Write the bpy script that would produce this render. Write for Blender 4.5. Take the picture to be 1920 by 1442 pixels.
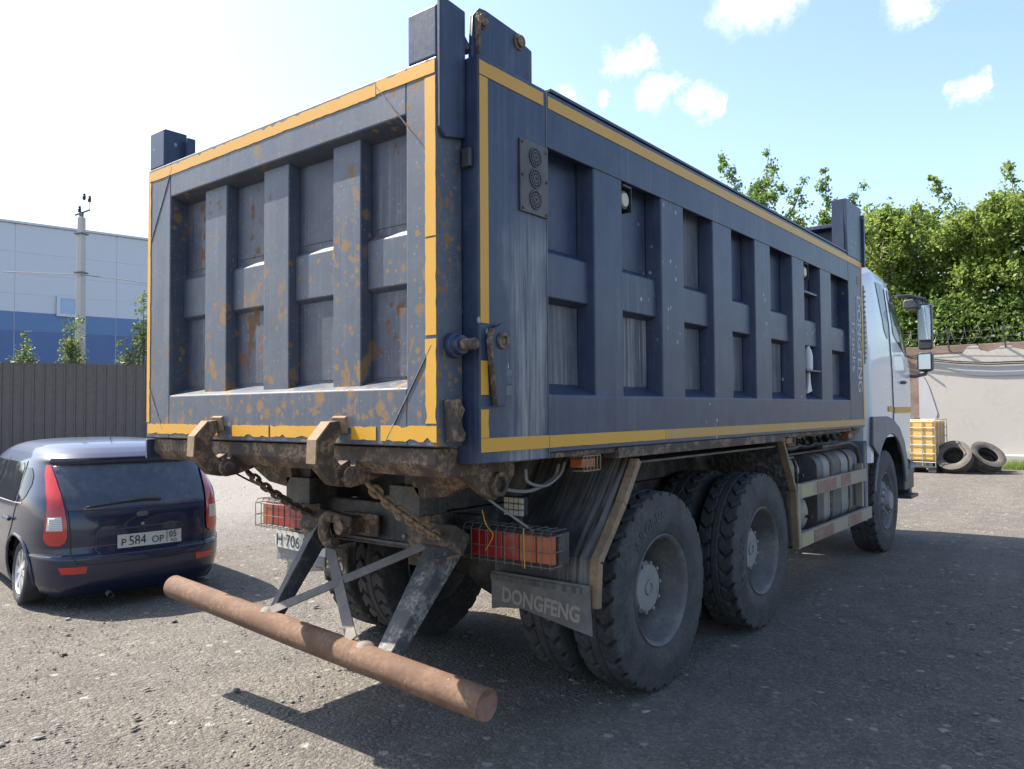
import bpy, bmesh, math, random
import numpy as np
from mathutils import Vector, Matrix
from mathutils.bvhtree import BVHTree

for o in list(bpy.data.objects): bpy.data.objects.remove(o)
R = math.radians
random.seed(7); rng = np.random.default_rng(11)
S = bpy.context.scene
COL = S.collection

# ------------------------------------------------------------------ camera
F_PX = 1450.5; YAW = .673; PITCH = .0327; ROLL = -.0069
CAM = Vector((3.3103, -2.22, 1.598))
fw = Vector((-math.sin(YAW)*math.cos(PITCH), math.cos(YAW)*math.cos(PITCH), math.sin(PITCH)))
rt = Vector((math.cos(YAW), math.sin(YAW), 0)); up = rt.cross(fw)
r2 = rt*math.cos(ROLL)+up*math.sin(ROLL); u2 = -rt*math.sin(ROLL)+up*math.cos(ROLL)
cd = bpy.data.cameras.new('camera'); cam = bpy.data.objects.new('camera', cd); COL.objects.link(cam)
m = Matrix.Identity(4)
for i in range(3): m[i][0] = r2[i]; m[i][1] = u2[i]; m[i][2] = -fw[i]; m[i][3] = CAM[i]
cam.matrix_world = m
cd.sensor_width = 36; cd.lens = 36*F_PX/1920; cd.clip_end = 2000; cd.clip_start = .05
S.camera = cam
FH = Vector((-math.sin(YAW), math.cos(YAW), 0)); RH = Vector((math.cos(YAW), math.sin(YAW), 0))
def at(u, depth, z=0):
    """ground-plan point seen in photo column u at a given distance in front of the camera"""
    q = CAM + depth*(FH + (u-960)/F_PX*RH); return Vector((q.x, q.y, z))

# ------------------------------------------------------------------ light, sky, exposure
SUN = Vector((.765, .23, -1)).normalized()
sd = bpy.data.lights.new('sun', 'SUN'); sd.energy = 4.8; sd.angle = R(.53); sd.color = (1, .92, .80)
so = bpy.data.objects.new('sun', sd); COL.objects.link(so)
so.rotation_euler = SUN.to_track_quat('-Z', 'Y').to_euler(); so.location = (-20, -5, 25)
S.view_settings.view_transform = 'Standard'; S.view_settings.look = 'None'
S.view_settings.gamma = 1; S.view_settings.use_curve_mapping = False
S.view_settings.exposure = 1.5
W = bpy.data.worlds.new('World'); S.world = W; W.use_nodes = True
nt = W.node_tree; N = nt.nodes; L = nt.links
N.clear()
sky = N.new('ShaderNodeTexSky'); sky.sky_type = 'NISHITA'; sky.sun_disc = False
sky.sun_elevation = math.asin(-SUN.z)
sky.sun_rotation = math.atan2(-SUN.x, -SUN.y)
sky.air_density = 1.0; sky.dust_density = 1.7; sky.ozone_density = 1.0; sky.altitude = 100
bg = N.new('ShaderNodeBackground'); bg.inputs['Strength'].default_value = .125
out = N.new('ShaderNodeOutputWorld')
tc = N.new('ShaderNodeTexCoord')
def pixdir(u, v):
    return (fw*F_PX + r2*(u-960) - u2*(v-721)).normalized()
# small fair-weather clouds: ragged puffs at sky directions
nz = N.new('ShaderNodeTexNoise'); nz.inputs['Scale'].default_value = 30; nz.inputs['Detail'].default_value = 9; nz.inputs['Roughness'].default_value = .68
L.new(tc.outputs['Generated'], nz.inputs['Vector'])
sub = N.new('ShaderNodeVectorMath'); sub.operation = 'SUBTRACT'; sub.inputs[1].default_value = (.5, .5, .5)
L.new(nz.outputs['Color'], sub.inputs[0])
scl = N.new('ShaderNodeVectorMath'); scl.operation = 'SCALE'; scl.inputs['Scale'].default_value = .07
L.new(sub.outputs[0], scl.inputs[0])
wd = N.new('ShaderNodeVectorMath'); wd.operation = 'ADD'
L.new(tc.outputs['Generated'], wd.inputs[0]); L.new(scl.outputs[0], wd.inputs[1])
puffs = []
for (u, v, r) in [(1160,118,22),(1195,102,22),(1215,90,14),(1225,178,24),(1258,158,18),(1312,190,26),(1345,198,14),(1380,14,34),(1430,8,36),(1465,-2,30),
                  (1700,0,26),(1728,6,22),(1812,172,20),(1840,158,10),(1065,180,16),(1125,188,12),(1600,-160,60),(1680,-190,60),(1250,-140,50)]:
    puffs.append((pixdir(u, v), r/F_PX*1.12))
crng = random.Random(4)
for k in range(6):      # the same kind of cloud over the rest of the sky
    az = crng.uniform(0, 6.28); el = crng.uniform(.2, .9); c = Vector((math.cos(az)*math.cos(el), math.sin(az)*math.cos(el), math.sin(el)))
    if c.dot(fw) > .7: continue
    for j in range(2): puffs.append(((c+Vector((crng.uniform(-.04,.04), crng.uniform(-.04,.04), crng.uniform(-.02,.02)))).normalized(), crng.uniform(.02,.05)))
prev = None
for d, r in puffs:
    ds = N.new('ShaderNodeVectorMath'); ds.operation = 'DISTANCE'; L.new(wd.outputs[0], ds.inputs[0]); ds.inputs[1].default_value = d
    mr = N.new('ShaderNodeMapRange'); mr.inputs['From Min'].default_value = r*1.45; mr.inputs['From Max'].default_value = r*.0
    mr.interpolation_type = 'SMOOTHSTEP'; L.new(ds.outputs['Value'], mr.inputs['Value'])
    if prev is None: prev = mr.outputs[0]
    else:
        mx = N.new('ShaderNodeMath'); mx.operation = 'MAXIMUM'; L.new(prev, mx.inputs[0]); L.new(mr.outputs[0], mx.inputs[1]); prev = mx.outputs[0]
mixc = N.new('ShaderNodeMix'); mixc.data_type = 'RGBA'; mixc.inputs[7].default_value = (4.2, 4.2, 4.3, 1)
mulc = N.new('ShaderNodeMath'); mulc.operation = 'MULTIPLY'; mulc.inputs[1].default_value = .9; L.new(prev, mulc.inputs[0])
L.new(mulc.outputs[0], mixc.inputs[0]); L.new(sky.outputs[0], mixc.inputs[6])
L.new(mixc.outputs[2], bg.inputs['Color']); L.new(bg.outputs[0], out.inputs['Surface'])

# ------------------------------------------------------------------ materials
def newmat(name):
    mt = bpy.data.materials.new(name); mt.use_nodes = True
    b = mt.node_tree.nodes['Principled BSDF']; return mt, mt.node_tree.nodes, mt.node_tree.links, b
def noise(n, l, vec, scale, detail=5, rough=.55, dist=0):
    t = n.new('ShaderNodeTexNoise'); t.inputs['Scale'].default_value = scale; t.inputs['Detail'].default_value = detail
    t.inputs['Roughness'].default_value = rough; t.inputs['Distortion'].default_value = dist
    l.new(vec, t.inputs['Vector']); return t.outputs['Fac']
def ramp(n, l, src, a, b):
    t = n.new('ShaderNodeMapRange'); t.inputs['From Min'].default_value = a; t.inputs['From Max'].default_value = b
    l.new(src, t.inputs['Value']); return t.outputs[0]
def mixc3(n, l, fac, a, b):
    t = n.new('ShaderNodeMix'); t.data_type = 'RGBA'
    for i, x in ((0, fac), (6, a), (7, b)):
        if hasattr(x, 'links'): l.new(x, t.inputs[i])
        else: t.inputs[i].default_value = x if i == 0 else (*x, 1)
    return t.outputs[2]
def math2(n, l, op, a, b):
    t = n.new('ShaderNodeMath'); t.operation = op
    for i, x in ((0, a), (1, b)):
        if hasattr(x, 'links'): l.new(x, t.inputs[i])
        else: t.inputs[i].default_value = x
    return t.outputs[0]
def coords(n, l, scale=(1, 1, 1), kind='Object'):
    t = n.new('ShaderNodeTexCoord'); mp = n.new('ShaderNodeMapping'); mp.inputs['Scale'].default_value = scale
    l.new(t.outputs[kind], mp.inputs['Vector']); return mp.outputs[0]
def bump(n, l, b, h, strength, dist=.01):
    t = n.new('ShaderNodeBump'); t.inputs['Strength'].default_value = strength; t.inputs['Distance'].default_value = dist
    l.new(h, t.inputs['Height']); l.new(t.outputs[0], b.inputs['Normal'])
def steel(name, col, rough=.5, metal=0, dust=(.3,.27,.22), dust_a=.3, streak=0, streakcol=None, spots=0, spotcol=(.2,.122,.058), var=.18, bmp=.15, scale=6, coat=0, crisp=0, drops=0, slo=.5, stain=0, wavy=0, scuff=0, sscale=(38, 38, 1.1)):
    """painted or bare surface: tone variation, dust, vertical run marks, mud/rust spots (object space)"""
    mt, n, l, b = newmat(name)
    co = coords(n, l)
    nA = noise(n, l, co, scale, 6, .6); nB = noise(n, l, co, scale*6, 5, .6)
    c = mixc3(n, l, nA, tuple(x*(1-var) for x in col), tuple(min(1, x*(1+var)) for x in col))
    if dust_a:
        d = math2(n, l, 'MULTIPLY', ramp(n, l, nA, .38+.08*crisp, .72-.16*crisp), ramp(n, l, nB, .3+.1*crisp, .7-.12*crisp))
        c = mixc3(n, l, math2(n, l, 'MULTIPLY', d, dust_a), c, dust)
    if streak:
        sv = noise(n, l, coords(n, l, sscale), 1, 4, .6)
        sm = math2(n, l, 'MULTIPLY', ramp(n, l, sv, slo, slo+.2), ramp(n, l, noise(n, l, co, 1.7, 3), .35, .65))
        c = mixc3(n, l, math2(n, l, 'MULTIPLY', sm, streak), c, streakcol or dust)
    rg = None
    if stain:      # pale wash marks that ran down the rear corner of the side
        sp0 = n.new('ShaderNodeSeparateXYZ'); l.new(co, sp0.inputs[0])
        wv0 = math2(n, l, 'MULTIPLY', math2(n, l, 'SUBTRACT', noise(n, l, co, 3.5, 4), .5), .35)
        yy0 = math2(n, l, 'ADD', sp0.outputs[1], wv0)
        k0 = math2(n, l, 'MULTIPLY', ramp(n, l, yy0, .3, .42), ramp(n, l, yy0, .66, .58))
        k0 = math2(n, l, 'MULTIPLY', k0, math2(n, l, 'MULTIPLY', ramp(n, l, sp0.outputs[2], 2.5, 2.3), ramp(n, l, sp0.outputs[0], 1.2, 1.22)))
        sv0 = noise(n, l, coords(n, l, (55, 55, 2.2)), 1, 5, .7)
        k0 = math2(n, l, 'MULTIPLY', k0, ramp(n, l, sv0, .36, .62))
        c = mixc3(n, l, math2(n, l, 'MULTIPLY', k0, stain), c, (.3,.3,.29))
    if scuff:
        s1 = noise(n, l, coords(n, l, (1, 1, .35)), 11, 7, .75, 1.5)
        ks = math2(n, l, 'MULTIPLY', ramp(n, l, s1, .62, .66), ramp(n, l, noise(n, l, co, 1.1, 2), .5, .6))
        s2 = noise(n, l, coords(n, l, (2, 2, 90)), 1, 3, .6, .6)
        ks = math2(n, l, 'MAXIMUM', ks, math2(n, l, 'MULTIPLY', ramp(n, l, s2, .72, .75), ramp(n, l, noise(n, l, co, 2.1, 2), .56, .62)))
        c = mixc3(n, l, math2(n, l, 'MULTIPLY', ks, scuff), c, (.2,.21,.22))
    if drops:
        v = n.new('ShaderNodeTexVoronoi'); v.inputs['Scale'].default_value = 13; v.inputs['Randomness'].default_value = 1
        l.new(coords(n, l, (1, 1, .8)), v.inputs['Vector'])
        k = math2(n, l, 'MULTIPLY', ramp(n, l, v.outputs['Distance'], .16, .1), ramp(n, l, noise(n, l, co, 1.3, 2), .56, .6))
        c = mixc3(n, l, math2(n, l, 'MULTIPLY', k, drops), c, (.42, .42, .42))
    if spots:
        wv = noise(n, l, co, 75, 4, .7)
        reg = noise(n, l, co, 2.4, 3, .6)
        sp = n.new('ShaderNodeSeparateXYZ'); l.new(co, sp.inputs[0])
        reg = math2(n, l, 'ADD', reg, math2(n, l, 'MULTIPLY', ramp(n, l, sp.outputs[2], 2.5, 1.45), .13))
        k1 = None
        for sc, lo, rlo in ((10, .37, .535), (21, .34, .50)):
            v = n.new('ShaderNodeTexVoronoi'); v.inputs['Scale'].default_value = sc; l.new(co, v.inputs['Vector'])
            sc3 = n.new('ShaderNodeSeparateColor'); l.new(v.outputs['Color'], sc3.inputs[0])
            dd = math2(n, l, 'ADD', v.outputs['Distance'], math2(n, l, 'MULTIPLY', math2(n, l, 'SUBTRACT', wv, .5), .6))
            dd = math2(n, l, 'ADD', dd, math2(n, l, 'MULTIPLY', sc3.outputs[0], .22))
            kk = math2(n, l, 'MULTIPLY', ramp(n, l, dd, lo+.05, lo-.05), ramp(n, l, reg, rlo, rlo+.05))
            k1 = kk if k1 is None else math2(n, l, 'MAXIMUM', k1, kk)
        k2 = ramp(n, l, noise(n, l, coords(n, l, (1, 1, .45)), 9, 5, .55, .3),   .60, .63)
        k = math2(n, l, 'MAXIMUM', k1, math2(n, l, 'MULTIPLY', k2, ramp(n, l, reg, .52, .58)))
        k = math2(n, l, 'MULTIPLY', k, spots)
        vs_ = n.new('ShaderNodeTexVoronoi'); vs_.inputs['Scale'].default_value = 60; l.new(co, vs_.inputs['Vector'])
        sc4 = n.new('ShaderNodeSeparateColor'); l.new(vs_.outputs['Color'], sc4.inputs[0])
        kp = math2(n, l, 'MULTIPLY', ramp(n, l, vs_.outputs['Distance'], .3, .2), ramp(n, l, sc4.outputs[0], .86, .9))
        c = mixc3(n, l, math2(n, l, 'MULTIPLY', kp, .3), c, (.33,.33,.32))
        rc = mixc3(n, l, nB, tuple(x*.6 for x in spotcol), tuple(x*1.3 for x in spotcol))
        c = mixc3(n, l, k, c, rc)
        rg = math2(n, l, 'ADD', rough, math2(n, l, 'MULTIPLY', k, .9-rough))
    l.new(c, b.inputs['Base Color'])
    if rg is not None: l.new(rg, b.inputs['Roughness'])
    else:
        l.new(math2(n, l, 'ADD', rough-.1, math2(n, l, 'MULTIPLY', nB, .2)), b.inputs['Roughness'])
    b.inputs['Metallic'].default_value = metal; b.inputs['Coat Weight'].default_value = coat; b.inputs['Coat Roughness'].default_value = .05
    if wavy:
        bump(n, l, b, math2(n, l, 'ADD', math2(n, l, 'MULTIPLY', nB, .05), math2(n, l, 'MULTIPLY', noise(n, l, co, 2.6, 2, .4), wavy)), .35, .03)
    elif bmp: bump(n, l, b, nB, bmp, .004)
    return mt
MAT = {}
BL = (.021, .034, .072)
MAT['blue'] = steel('blue_grey_paint', BL, .42, 0, (.2,.19,.175), .16, .26, (.17,.18,.195), drops=.6, stain=.6, wavy=.5, scuff=.4)
MAT['blue'].node_tree.nodes['Principled BSDF'].inputs['Specular IOR Level'].default_value = .38
MAT['blue_gate'] = steel('blue_grey_paint_muddy', (.048,.062,.092), .48, 0, (.18,.165,.14), .3, .25, (.22,.22,.21), spots=.95, wavy=.4, scuff=.3)
MAT['blue_panel'] = steel('dusty_blue_panel', (.042,.052,.077), .55, 0, (.16,.16,.155), .5, .9, (.24,.24,.245), wavy=.4, slo=.46)
MAT['gate_panel'] = steel('gate_panel_paint', (.038,.047,.075), .5, 0, (.2,.18,.15), .3, .5, (.2,.2,.195), spots=.95, spotcol=(.145,.068,.03), wavy=.4)
MAT['tape'] = steel('yellow_reflective_tape', (.5,.255,.01), .45, 0, (.33,.24,.11), .25, .12, (.3,.22,.1), var=.1, bmp=.1)
MAT['tape_dusty'] = steel('faded_yellow_tape', (.4,.22,.035), .5, 0, (.24,.22,.2), .95, .2, (.3,.28,.26), var=.15, scale=2.2)
MAT['rust'] = steel('rusty_muddy_steel', (.06,.043,.033), .8, 0, (.23,.155,.095), .95, .2, (.03,.028,.026), var=.4, bmp=.7, crisp=1, scale=9)
MAT['rust_light'] = steel('ochre_mud_steel', (.17,.115,.07), .85, 0, (.34,.235,.14), .9, 0, var=.3, bmp=.5)
MAT['black'] = steel('black_chassis_paint', (.02,.02,.022), .55, 0, (.14,.115,.09), .8, .35, (.12,.11,.1), var=.3, bmp=.4, crisp=.5)
MAT['flap'] = steel('streaked_black_plastic', (.03,.03,.033), .5, 0, (.16,.15,.135), .7, .95, (.24,.225,.205), var=.3, bmp=.5, scale=12, slo=.44)
MAT['flapgrey'] = steel('dusty_grey_rubber', (.1,.093,.088), .75, 0, (.2,.18,.16), .6, .35, (.05,.05,.05), var=.3, bmp=.5, scale=10)
MAT['guard'] = steel('streaked_mudguard_plastic', (.03,.03,.033), .5, 0, (.15,.14,.125), .25, 1, (.26,.245,.225), var=.3, bmp=.5, scale=12, slo=.40, sscale=(45, 2.2, 1.6))
MAT['leg'] = steel('mud_speckled_black_steel', (.035,.035,.038), .55, 0, (.21,.195,.175), .95, .3, (.2,.19,.17), var=.3, bmp=.6, scale=10, crisp=.9)
MAT['letter'] = steel('worn_white_lettering', (.25,.215,.18), .7, 0, (.13,.11,.095), .9, .2, (.12,.1,.09), var=.2, scale=20)
MAT['letter_grey'] = steel('light_grey_lettering', (.36,.38,.4), .6, 0, (.25,.25,.25), .4, 0)
MAT['pipe'] = steel('red_primer_pipe', (.11,.058,.034), .85, 0, (.17,.105,.063), .9, 0, spots=.3, spotcol=(.07,.045,.034), var=.35, bmp=.6, scale=7, crisp=.6)
MAT['greyflat'] = steel('grey_primer_flat_bar', (.115,.1,.092), .75, 0, (.2,.165,.135), .8, .2, (.06,.05,.045), var=.25, bmp=.4, crisp=.6)
def rubber(name, col, dust):
    mt, n, l, b = newmat(name); co = coords(n, l)
    a = noise(n, l, co, 7, 5, .6); c = noise(n, l, co, 45, 4, .6)
    k = math2(n, l, 'MULTIPLY', ramp(n, l, a, .3, .75), ramp(n, l, c, .25, .8))
    l.new(mixc3(n, l, k, col, dust), b.inputs['Base Color']); b.inputs['Roughness'].default_value = .8
    bump(n, l, b, c, .35, .004); return mt
MAT['rubber'] = rubber('dusty_black_rubber', (.024,.024,.027), (.105,.102,.1))
MAT['rubber_mud'] = rubber('muddy_tyre_rubber', (.05,.045,.04), (.2,.17,.13))
MAT['rim'] = steel('dusty_dark_rim', (.075,.075,.078), .6, 0, (.2,.18,.15), .8, 0, var=.3, bmp=.4)
MAT['hub'] = steel('grey_hub', (.17,.17,.175), .6, 0, (.26,.24,.22), .7, 0, var=.2, bmp=.3)
MAT['white_cab'] = steel('white_cab_paint', (.52,.54,.57), .3, 0, (.36,.33,.29), .3, .12, (.45,.42,.38), var=.05, bmp=.03, coat=.5)
MAT['dark_plastic'] = steel('dark_plastic', (.03,.034,.042), .5, 0, (.16,.15,.14), .5, 0, var=.2)
MAT['fender_blue'] = steel('dusty_bluegrey_plastic', (.085,.1,.13), .5, 0, (.22,.21,.2), .6, .3, (.2,.2,.2), var=.2)
MAT['tank'] = steel('grey_tank_paint', (.2,.195,.185), .55, 0, (.3,.27,.22), .5, .25, (.1,.1,.1), var=.25)
MAT['tank_dark'] = steel('dark_grey_tank', (.06,.06,.062), .6, 0, (.17,.15,.13), .6, .3, (.16,.15,.13), var=.3)
MAT['tan'] = steel('tan_painted_guard', (.25,.21,.155), .65, 0, (.25,.21,.16), .6, .1, var=.2, bmp=.3)
MAT['redstripe'] = steel('worn_red_marking', (.17,.075,.055), .6, 0, (.24,.2,.16), .95, 0, var=.25)
MAT['palemark'] = steel('faded_cream_marking', (.33,.28,.16), .65, 0, (.25,.21,.16), .7, 0, var=.15)
MAT['mirror'] = steel('mirror_glass', (.8,.82,.85), .05, 1, dust_a=0, var=.02, bmp=0)
MAT['chrome'] = steel('grey_wire', (.34,.34,.34), .4, .6, (.3,.25,.2), .4, 0)
MAT['wire'] = steel('dark_wire', (.10,.095,.09), .5, .4, (.2,.17,.14), .5, 0)
MAT['concrete'] = steel('concrete_pole', (.4,.39,.37), .85, 0, (.34,.32,.3), .5, .2, (.3,.3,.3), var=.12, bmp=.4)
def glassy(name, col, rough=.06, trans=0, alpha=1, emit=None):
    mt, n, l, b = newmat(name); b.inputs['Base Color'].default_value = (*col, 1)
    co = coords(n, l); a = noise(n, l, co, 9, 5, .6)
    l.new(math2(n, l, 'ADD', rough, math2(n, l, 'MULTIPLY', ramp(n, l, a, .5, .8), .2)), b.inputs['Roughness'])
    b.inputs['Transmission Weight'].default_value = trans; b.inputs['Coat Weight'].default_value = .6
    b.inputs['Coat Roughness'].default_value = .04
    return mt
MAT['glass_dark'] = glassy('dark_window_glass', (.018,.022,.026), .06)
MAT['glass_dark'].node_tree.nodes['Principled BSDF'].inputs['Coat Weight'].default_value = 0; MAT['glass_dark'].node_tree.nodes['Principled BSDF'].inputs['IOR'].default_value = 1.35
MAT['glass_dust'] = steel('dusty_tinted_glass', (.03,.035,.045), .18, 0, (.16,.16,.16), .55, 0, var=.2, bmp=0, scale=3, coat=.8)
MAT['cab_glass'] = glassy('tree_view_cab_glass', (.05,.075,.045), .08); MAT['cab_glass'].node_tree.nodes['Principled BSDF'].inputs['Coat Weight'].default_value = 0; MAT['cab_glass'].node_tree.nodes['Principled BSDF'].inputs['IOR'].default_value = 1.22  # green of the trees behind is painted into the opaque glass colour
MAT['red_lens'] = glassy('red_lens', (.24,.012,.01), .3)
MAT['red_bright'] = glassy('bright_red_lens', (.42,.02,.014), .2)
MAT['orange_lens'] = glassy('orange_lens', (.3,.055,.01), .35)
MAT['clear_lens'] = glassy('clear_ribbed_lens', (.55,.55,.53), .25)
MAT['lamp_lens'] = steel('dusty_lamp_lens', (.42,.39,.32), .4, 0, (.35,.31,.24), .5, 0)
MAT['plate_white'] = steel('plate_white', (.45,.45,.42), .5, 0, (.4,.38,.33), .4, 0, var=.05, bmp=0)
MAT['ink'] = steel('plate_black_ink', (.02,.02,.02), .5, 0, dust_a=0, var=.1, bmp=0)
MAT['white_plastic'] = steel('white_plastic', (.5,.5,.5), .4, 0, dust_a=.1)
def carpaint():
    mt, n, l, b = newmat('dark_navy_car_paint'); co = coords(n, l)
    a = noise(n, l, co, 2.2, 5, .6)
    l.new(mixc3(n, l, math2(n, l, 'MULTIPLY', ramp(n, l, a, .4, .8), .16), (.005,.009,.036), (.05,.05,.06)), b.inputs['Base Color'])
    b.inputs['Metallic'].default_value = .1; b.inputs['Roughness'].default_value = .32
    b.inputs['Coat Weight'].default_value = .55; b.inputs['Coat Roughness'].default_value = .04
    return mt
MAT['car'] = carpaint()

# ------------------------------------------------------------------ mesh helpers
class MB:
    def __init__(s): s.v = []; s.f = []
    def add(s, vs, fs):
        k = len(s.v); s.v += [tuple(x) for x in vs]; s.f += [tuple(i+k for i in f) for f in fs]; return s
    def box(s, x0, x1, y0, y1, z0, z1):
        v = [(x, y, z) for z in (z0, z1) for (x, y) in ((x0, y0), (x1, y0), (x1, y1), (x0, y1))]
        return s.add(v, [(3,2,1,0), (4,5,6,7), (0,1,5,4), (1,2,6,5), (2,3,7,6), (3,0,4,7)])
    def prism(s, poly, axis, a, b, pb=None):
        """polygon in the two other axes (cyclic order kept as listed: x:(y,z) y:(x,z) z:(x,y)), extruded along axis"""
        def P(p, t): return {'x': (t, p[0], p[1]), 'y': (p[0], t, p[1]), 'z': (p[0], p[1], t)}[axis]
        n = len(poly); pb = pb or poly
        v = [P(p, a) for p in poly]+[P(p, b) for p in pb]
        fs = [tuple(range(n)), tuple(range(2*n-1, n-1, -1))]+[(i, i+n, (i+1) % n+n, (i+1) % n) for i in range(n)]
        return s.add(v, fs)
    def bar(s, p0, p1, w, h, upv=(0, 0, 1), w1=None, h1=None):
        p0 = Vector(p0); p1 = Vector(p1); d = (p1-p0).normalized(); a = d.cross(Vector(upv)).normalized(); b = a.cross(d)
        w1 = w if w1 is None else w1; h1 = h if h1 is None else h1
        v = [p0+a*i*w/2+b*j*h/2 for i, j in ((-1,-1), (1,-1), (1,1), (-1,1))]+[p1+a*i*w1/2+b*j*h1/2 for i, j in ((-1,-1), (1,-1), (1,1), (-1,1))]
        return s.add(v, [(3,2,1,0), (4,5,6,7), (0,1,5,4), (1,2,6,5), (2,3,7,6), (3,0,4,7)])
    def tube(s, pts, r, n=8, closed=False, cap=True):
        P = [Vector(p) for p in pts]; m_ = len(P); rr = r if hasattr(r, '__len__') else [r]*m_
        vs = []; nrm = None
        for i, p in enumerate(P):
            t = (P[(i+1) % m_]-P[i-1]) if (closed or 0 < i < m_-1) else (P[1]-P[0] if i == 0 else P[-1]-P[-2])
            t.normalize()
            if nrm is None: nrm = t.orthogonal().normalized()
            nrm = (nrm-t*nrm.dot(t)).normalized(); b = t.cross(nrm)
            for k in range(n):
                a = 2*math.pi*k/n; vs.append(p+(nrm*math.cos(a)+b*math.sin(a))*rr[i])
        fs = []
        for i in range(m_ if closed else m_-1):
            j = (i+1) % m_
            for k in range(n): fs.append((i*n+k, i*n+(k+1) % n, j*n+(k+1) % n, j*n+k))
        if cap and not closed: fs += [tuple(range(n-1, -1, -1)), tuple(range((m_-1)*n, m_*n))]
        return s.add(vs, fs)
    def lathe(s, prof, c, axis='x', n=32, cap0=False, cap1=False):
        """prof: (r, t) pairs, turned about an axis through c"""
        c = Vector(c); vs = []
        for r_, t in prof:
            for k in range(n):
                a = 2*math.pi*k/n; ca, sa = r_*math.cos(a), r_*math.sin(a)
                vs.append(c+Vector({'x': (t, ca, sa), 'y': (ca, t, sa), 'z': (ca, sa, t)}[axis]))
        fs = [(i*n+k, i*n+(k+1) % n, (i+1)*n+(k+1) % n, (i+1)*n+k) for i in range(len(prof)-1) for k in range(n)]
        if cap0: fs.append(tuple(range(n)))
        if cap1: fs.append(tuple(range((len(prof)-1)*n+n-1, (len(prof)-1)*n-1, -1)))
        return s.add(vs, fs)
    def mesh(s, name):
        me = bpy.data.meshes.new(name); me.from_pydata(s.v, [], s.f)
        bm = bmesh.new(); bm.from_mesh(me); bmesh.ops.recalc_face_normals(bm, faces=bm.faces); bm.to_mesh(me); bm.free()
        return me
    def build(s, name, mat, parent=None, bevel=0, smooth=35, seg=2):
        return link(name, s.mesh(name), mat, parent, bevel, smooth, seg)
def link(name, me, mat, parent=None, bevel=0, smooth=35, seg=2):
    if mat is not None:
        me.materials.clear(); me.materials.append(MAT[mat] if isinstance(mat, str) else mat)
    if smooth:
        me.shade_smooth(); me.set_sharp_from_angle(angle=R(smooth))
    o = bpy.data.objects.new(name, me); COL.objects.link(o)
    if parent is not None: o.parent = parent
    if bevel:
        md = o.modifiers.new('bevel', 'BEVEL'); md.width = bevel; md.segments = seg; md.limit_method = 'ANGLE'; md.angle_limit = R(40); md.harden_normals = True
    return o
def inst(o, name=None, parent=None, loc=None, rot=None):
    c = o.copy(); COL.objects.link(c)
    if name: c.name = name
    c.parent = parent if parent is not None else o.parent
    if loc is not None: c.location = loc
    if rot is not None: c.rotation_euler = rot
    return c
def curve(pts, n=8):
    P = [Vector(p) for p in pts]; P = [P[0]*2-P[1]]+P+[P[-1]*2-P[-2]]; q = []
    for i in range(1, len(P)-2):
        for j in range(n):
            t = j/n; a, b, c, d = P[i-1:i+3]
            q.append(.5*((2*b)+(c-a)*t+(2*a-5*b+4*c-d)*t*t+(3*b-a-3*c+d)*t**3))
    return q+[P[-2]]
def empty(name, loc=(0, 0, 0), rot=(0, 0, 0)):
    o = bpy.data.objects.new(name, None); COL.objects.link(o); o.location = loc; o.rotation_euler = rot; o.empty_display_size = .2; return o
def sub_empty(name, parent, loc=(0, 0, 0)):
    o = empty(name, loc); o.parent = parent; return o
def tag(o, label, cat, group=None, kind=None):
    o['label'] = label; o['category'] = cat
    if group: o['group'] = group
    if kind: o['kind'] = kind
    return o
def text(name, s, size, mat, parent, origin, xdir, ydir, depth=.003, align='LEFT', sx=1, spacing=1, bold=0):
    cu = bpy.data.curves.new(name, 'FONT'); cu.body = s; cu.size = size; cu.extrude = depth; cu.align_x = align; cu.resolution_u = 3
    cu.space_character = spacing; cu.offset = bold
    t = bpy.data.objects.new(name, cu); COL.objects.link(t)
    dg = bpy.context.evaluated_depsgraph_get(); me = bpy.data.meshes.new_from_object(t.evaluated_get(dg))
    bpy.data.objects.remove(t); bpy.data.curves.remove(cu)
    x = Vector(xdir).normalized(); y = Vector(ydir); y = (y-x*y.dot(x)).normalized(); z = x.cross(y)
    mm = Matrix.Identity(4)
    for i in range(3): mm[i][0] = x[i]*sx; mm[i][1] = y[i]; mm[i][2] = z[i]; mm[i][3] = origin[i]
    me.transform(mm); me.name = name
    return link(name, me, mat, parent, 0, 0)
def rough_strip(axis, const, a0, a1, b0, b1, along, thick, jag0=.0, jag1=.0, n=None, rnd=None):
    """thin tape strip on a plane; long edges may be torn. along = 'h' or 'v'; (a,b) plane coords"""
    rnd = rnd or random
    L_ = (a1-a0) if along == 'h' else (b1-b0); n = n or max(2, int(abs(L_)/.025))
    lo, hi = [], []
    for i in range(n+1):
        t = i/n
        j0 = jag0*max(0, rnd.gauss(0, 1)) if 0 < i < n else 0; j1 = jag1*max(0, rnd.gauss(0, 1)) if 0 < i < n else 0
        if along == 'h': lo.append((a0+(a1-a0)*t, b0+j0)); hi.append((a0+(a1-a0)*t, b1-j1))
        else: lo.append((a0+j0, b0+(b1-b0)*t)); hi.append((a1-j1, b0+(b1-b0)*t))
    mb = MB()
    def P(p, t): return {'x': (t, p[0], p[1]), 'y': (p[0], t, p[1])}[axis]
    k = n+1
    v = [P(p, const+thick) for p in lo]+[P(p, const+thick) for p in hi]+[P(p, const) for p in lo]+[P(p, const) for p in hi]
    f = []
    for i in range(n):
        f += [(i, i+1, k+i+1, k+i), (2*k+i, 2*k+i+1, i+1, i), (k+i, k+i+1, 3*k+i+1, 3*k+i)]
    f += [(0, k, 3*k, 2*k), (n, k+n, 3*k+n, 2*k+n)]
    return mb.add(v, f)
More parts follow.
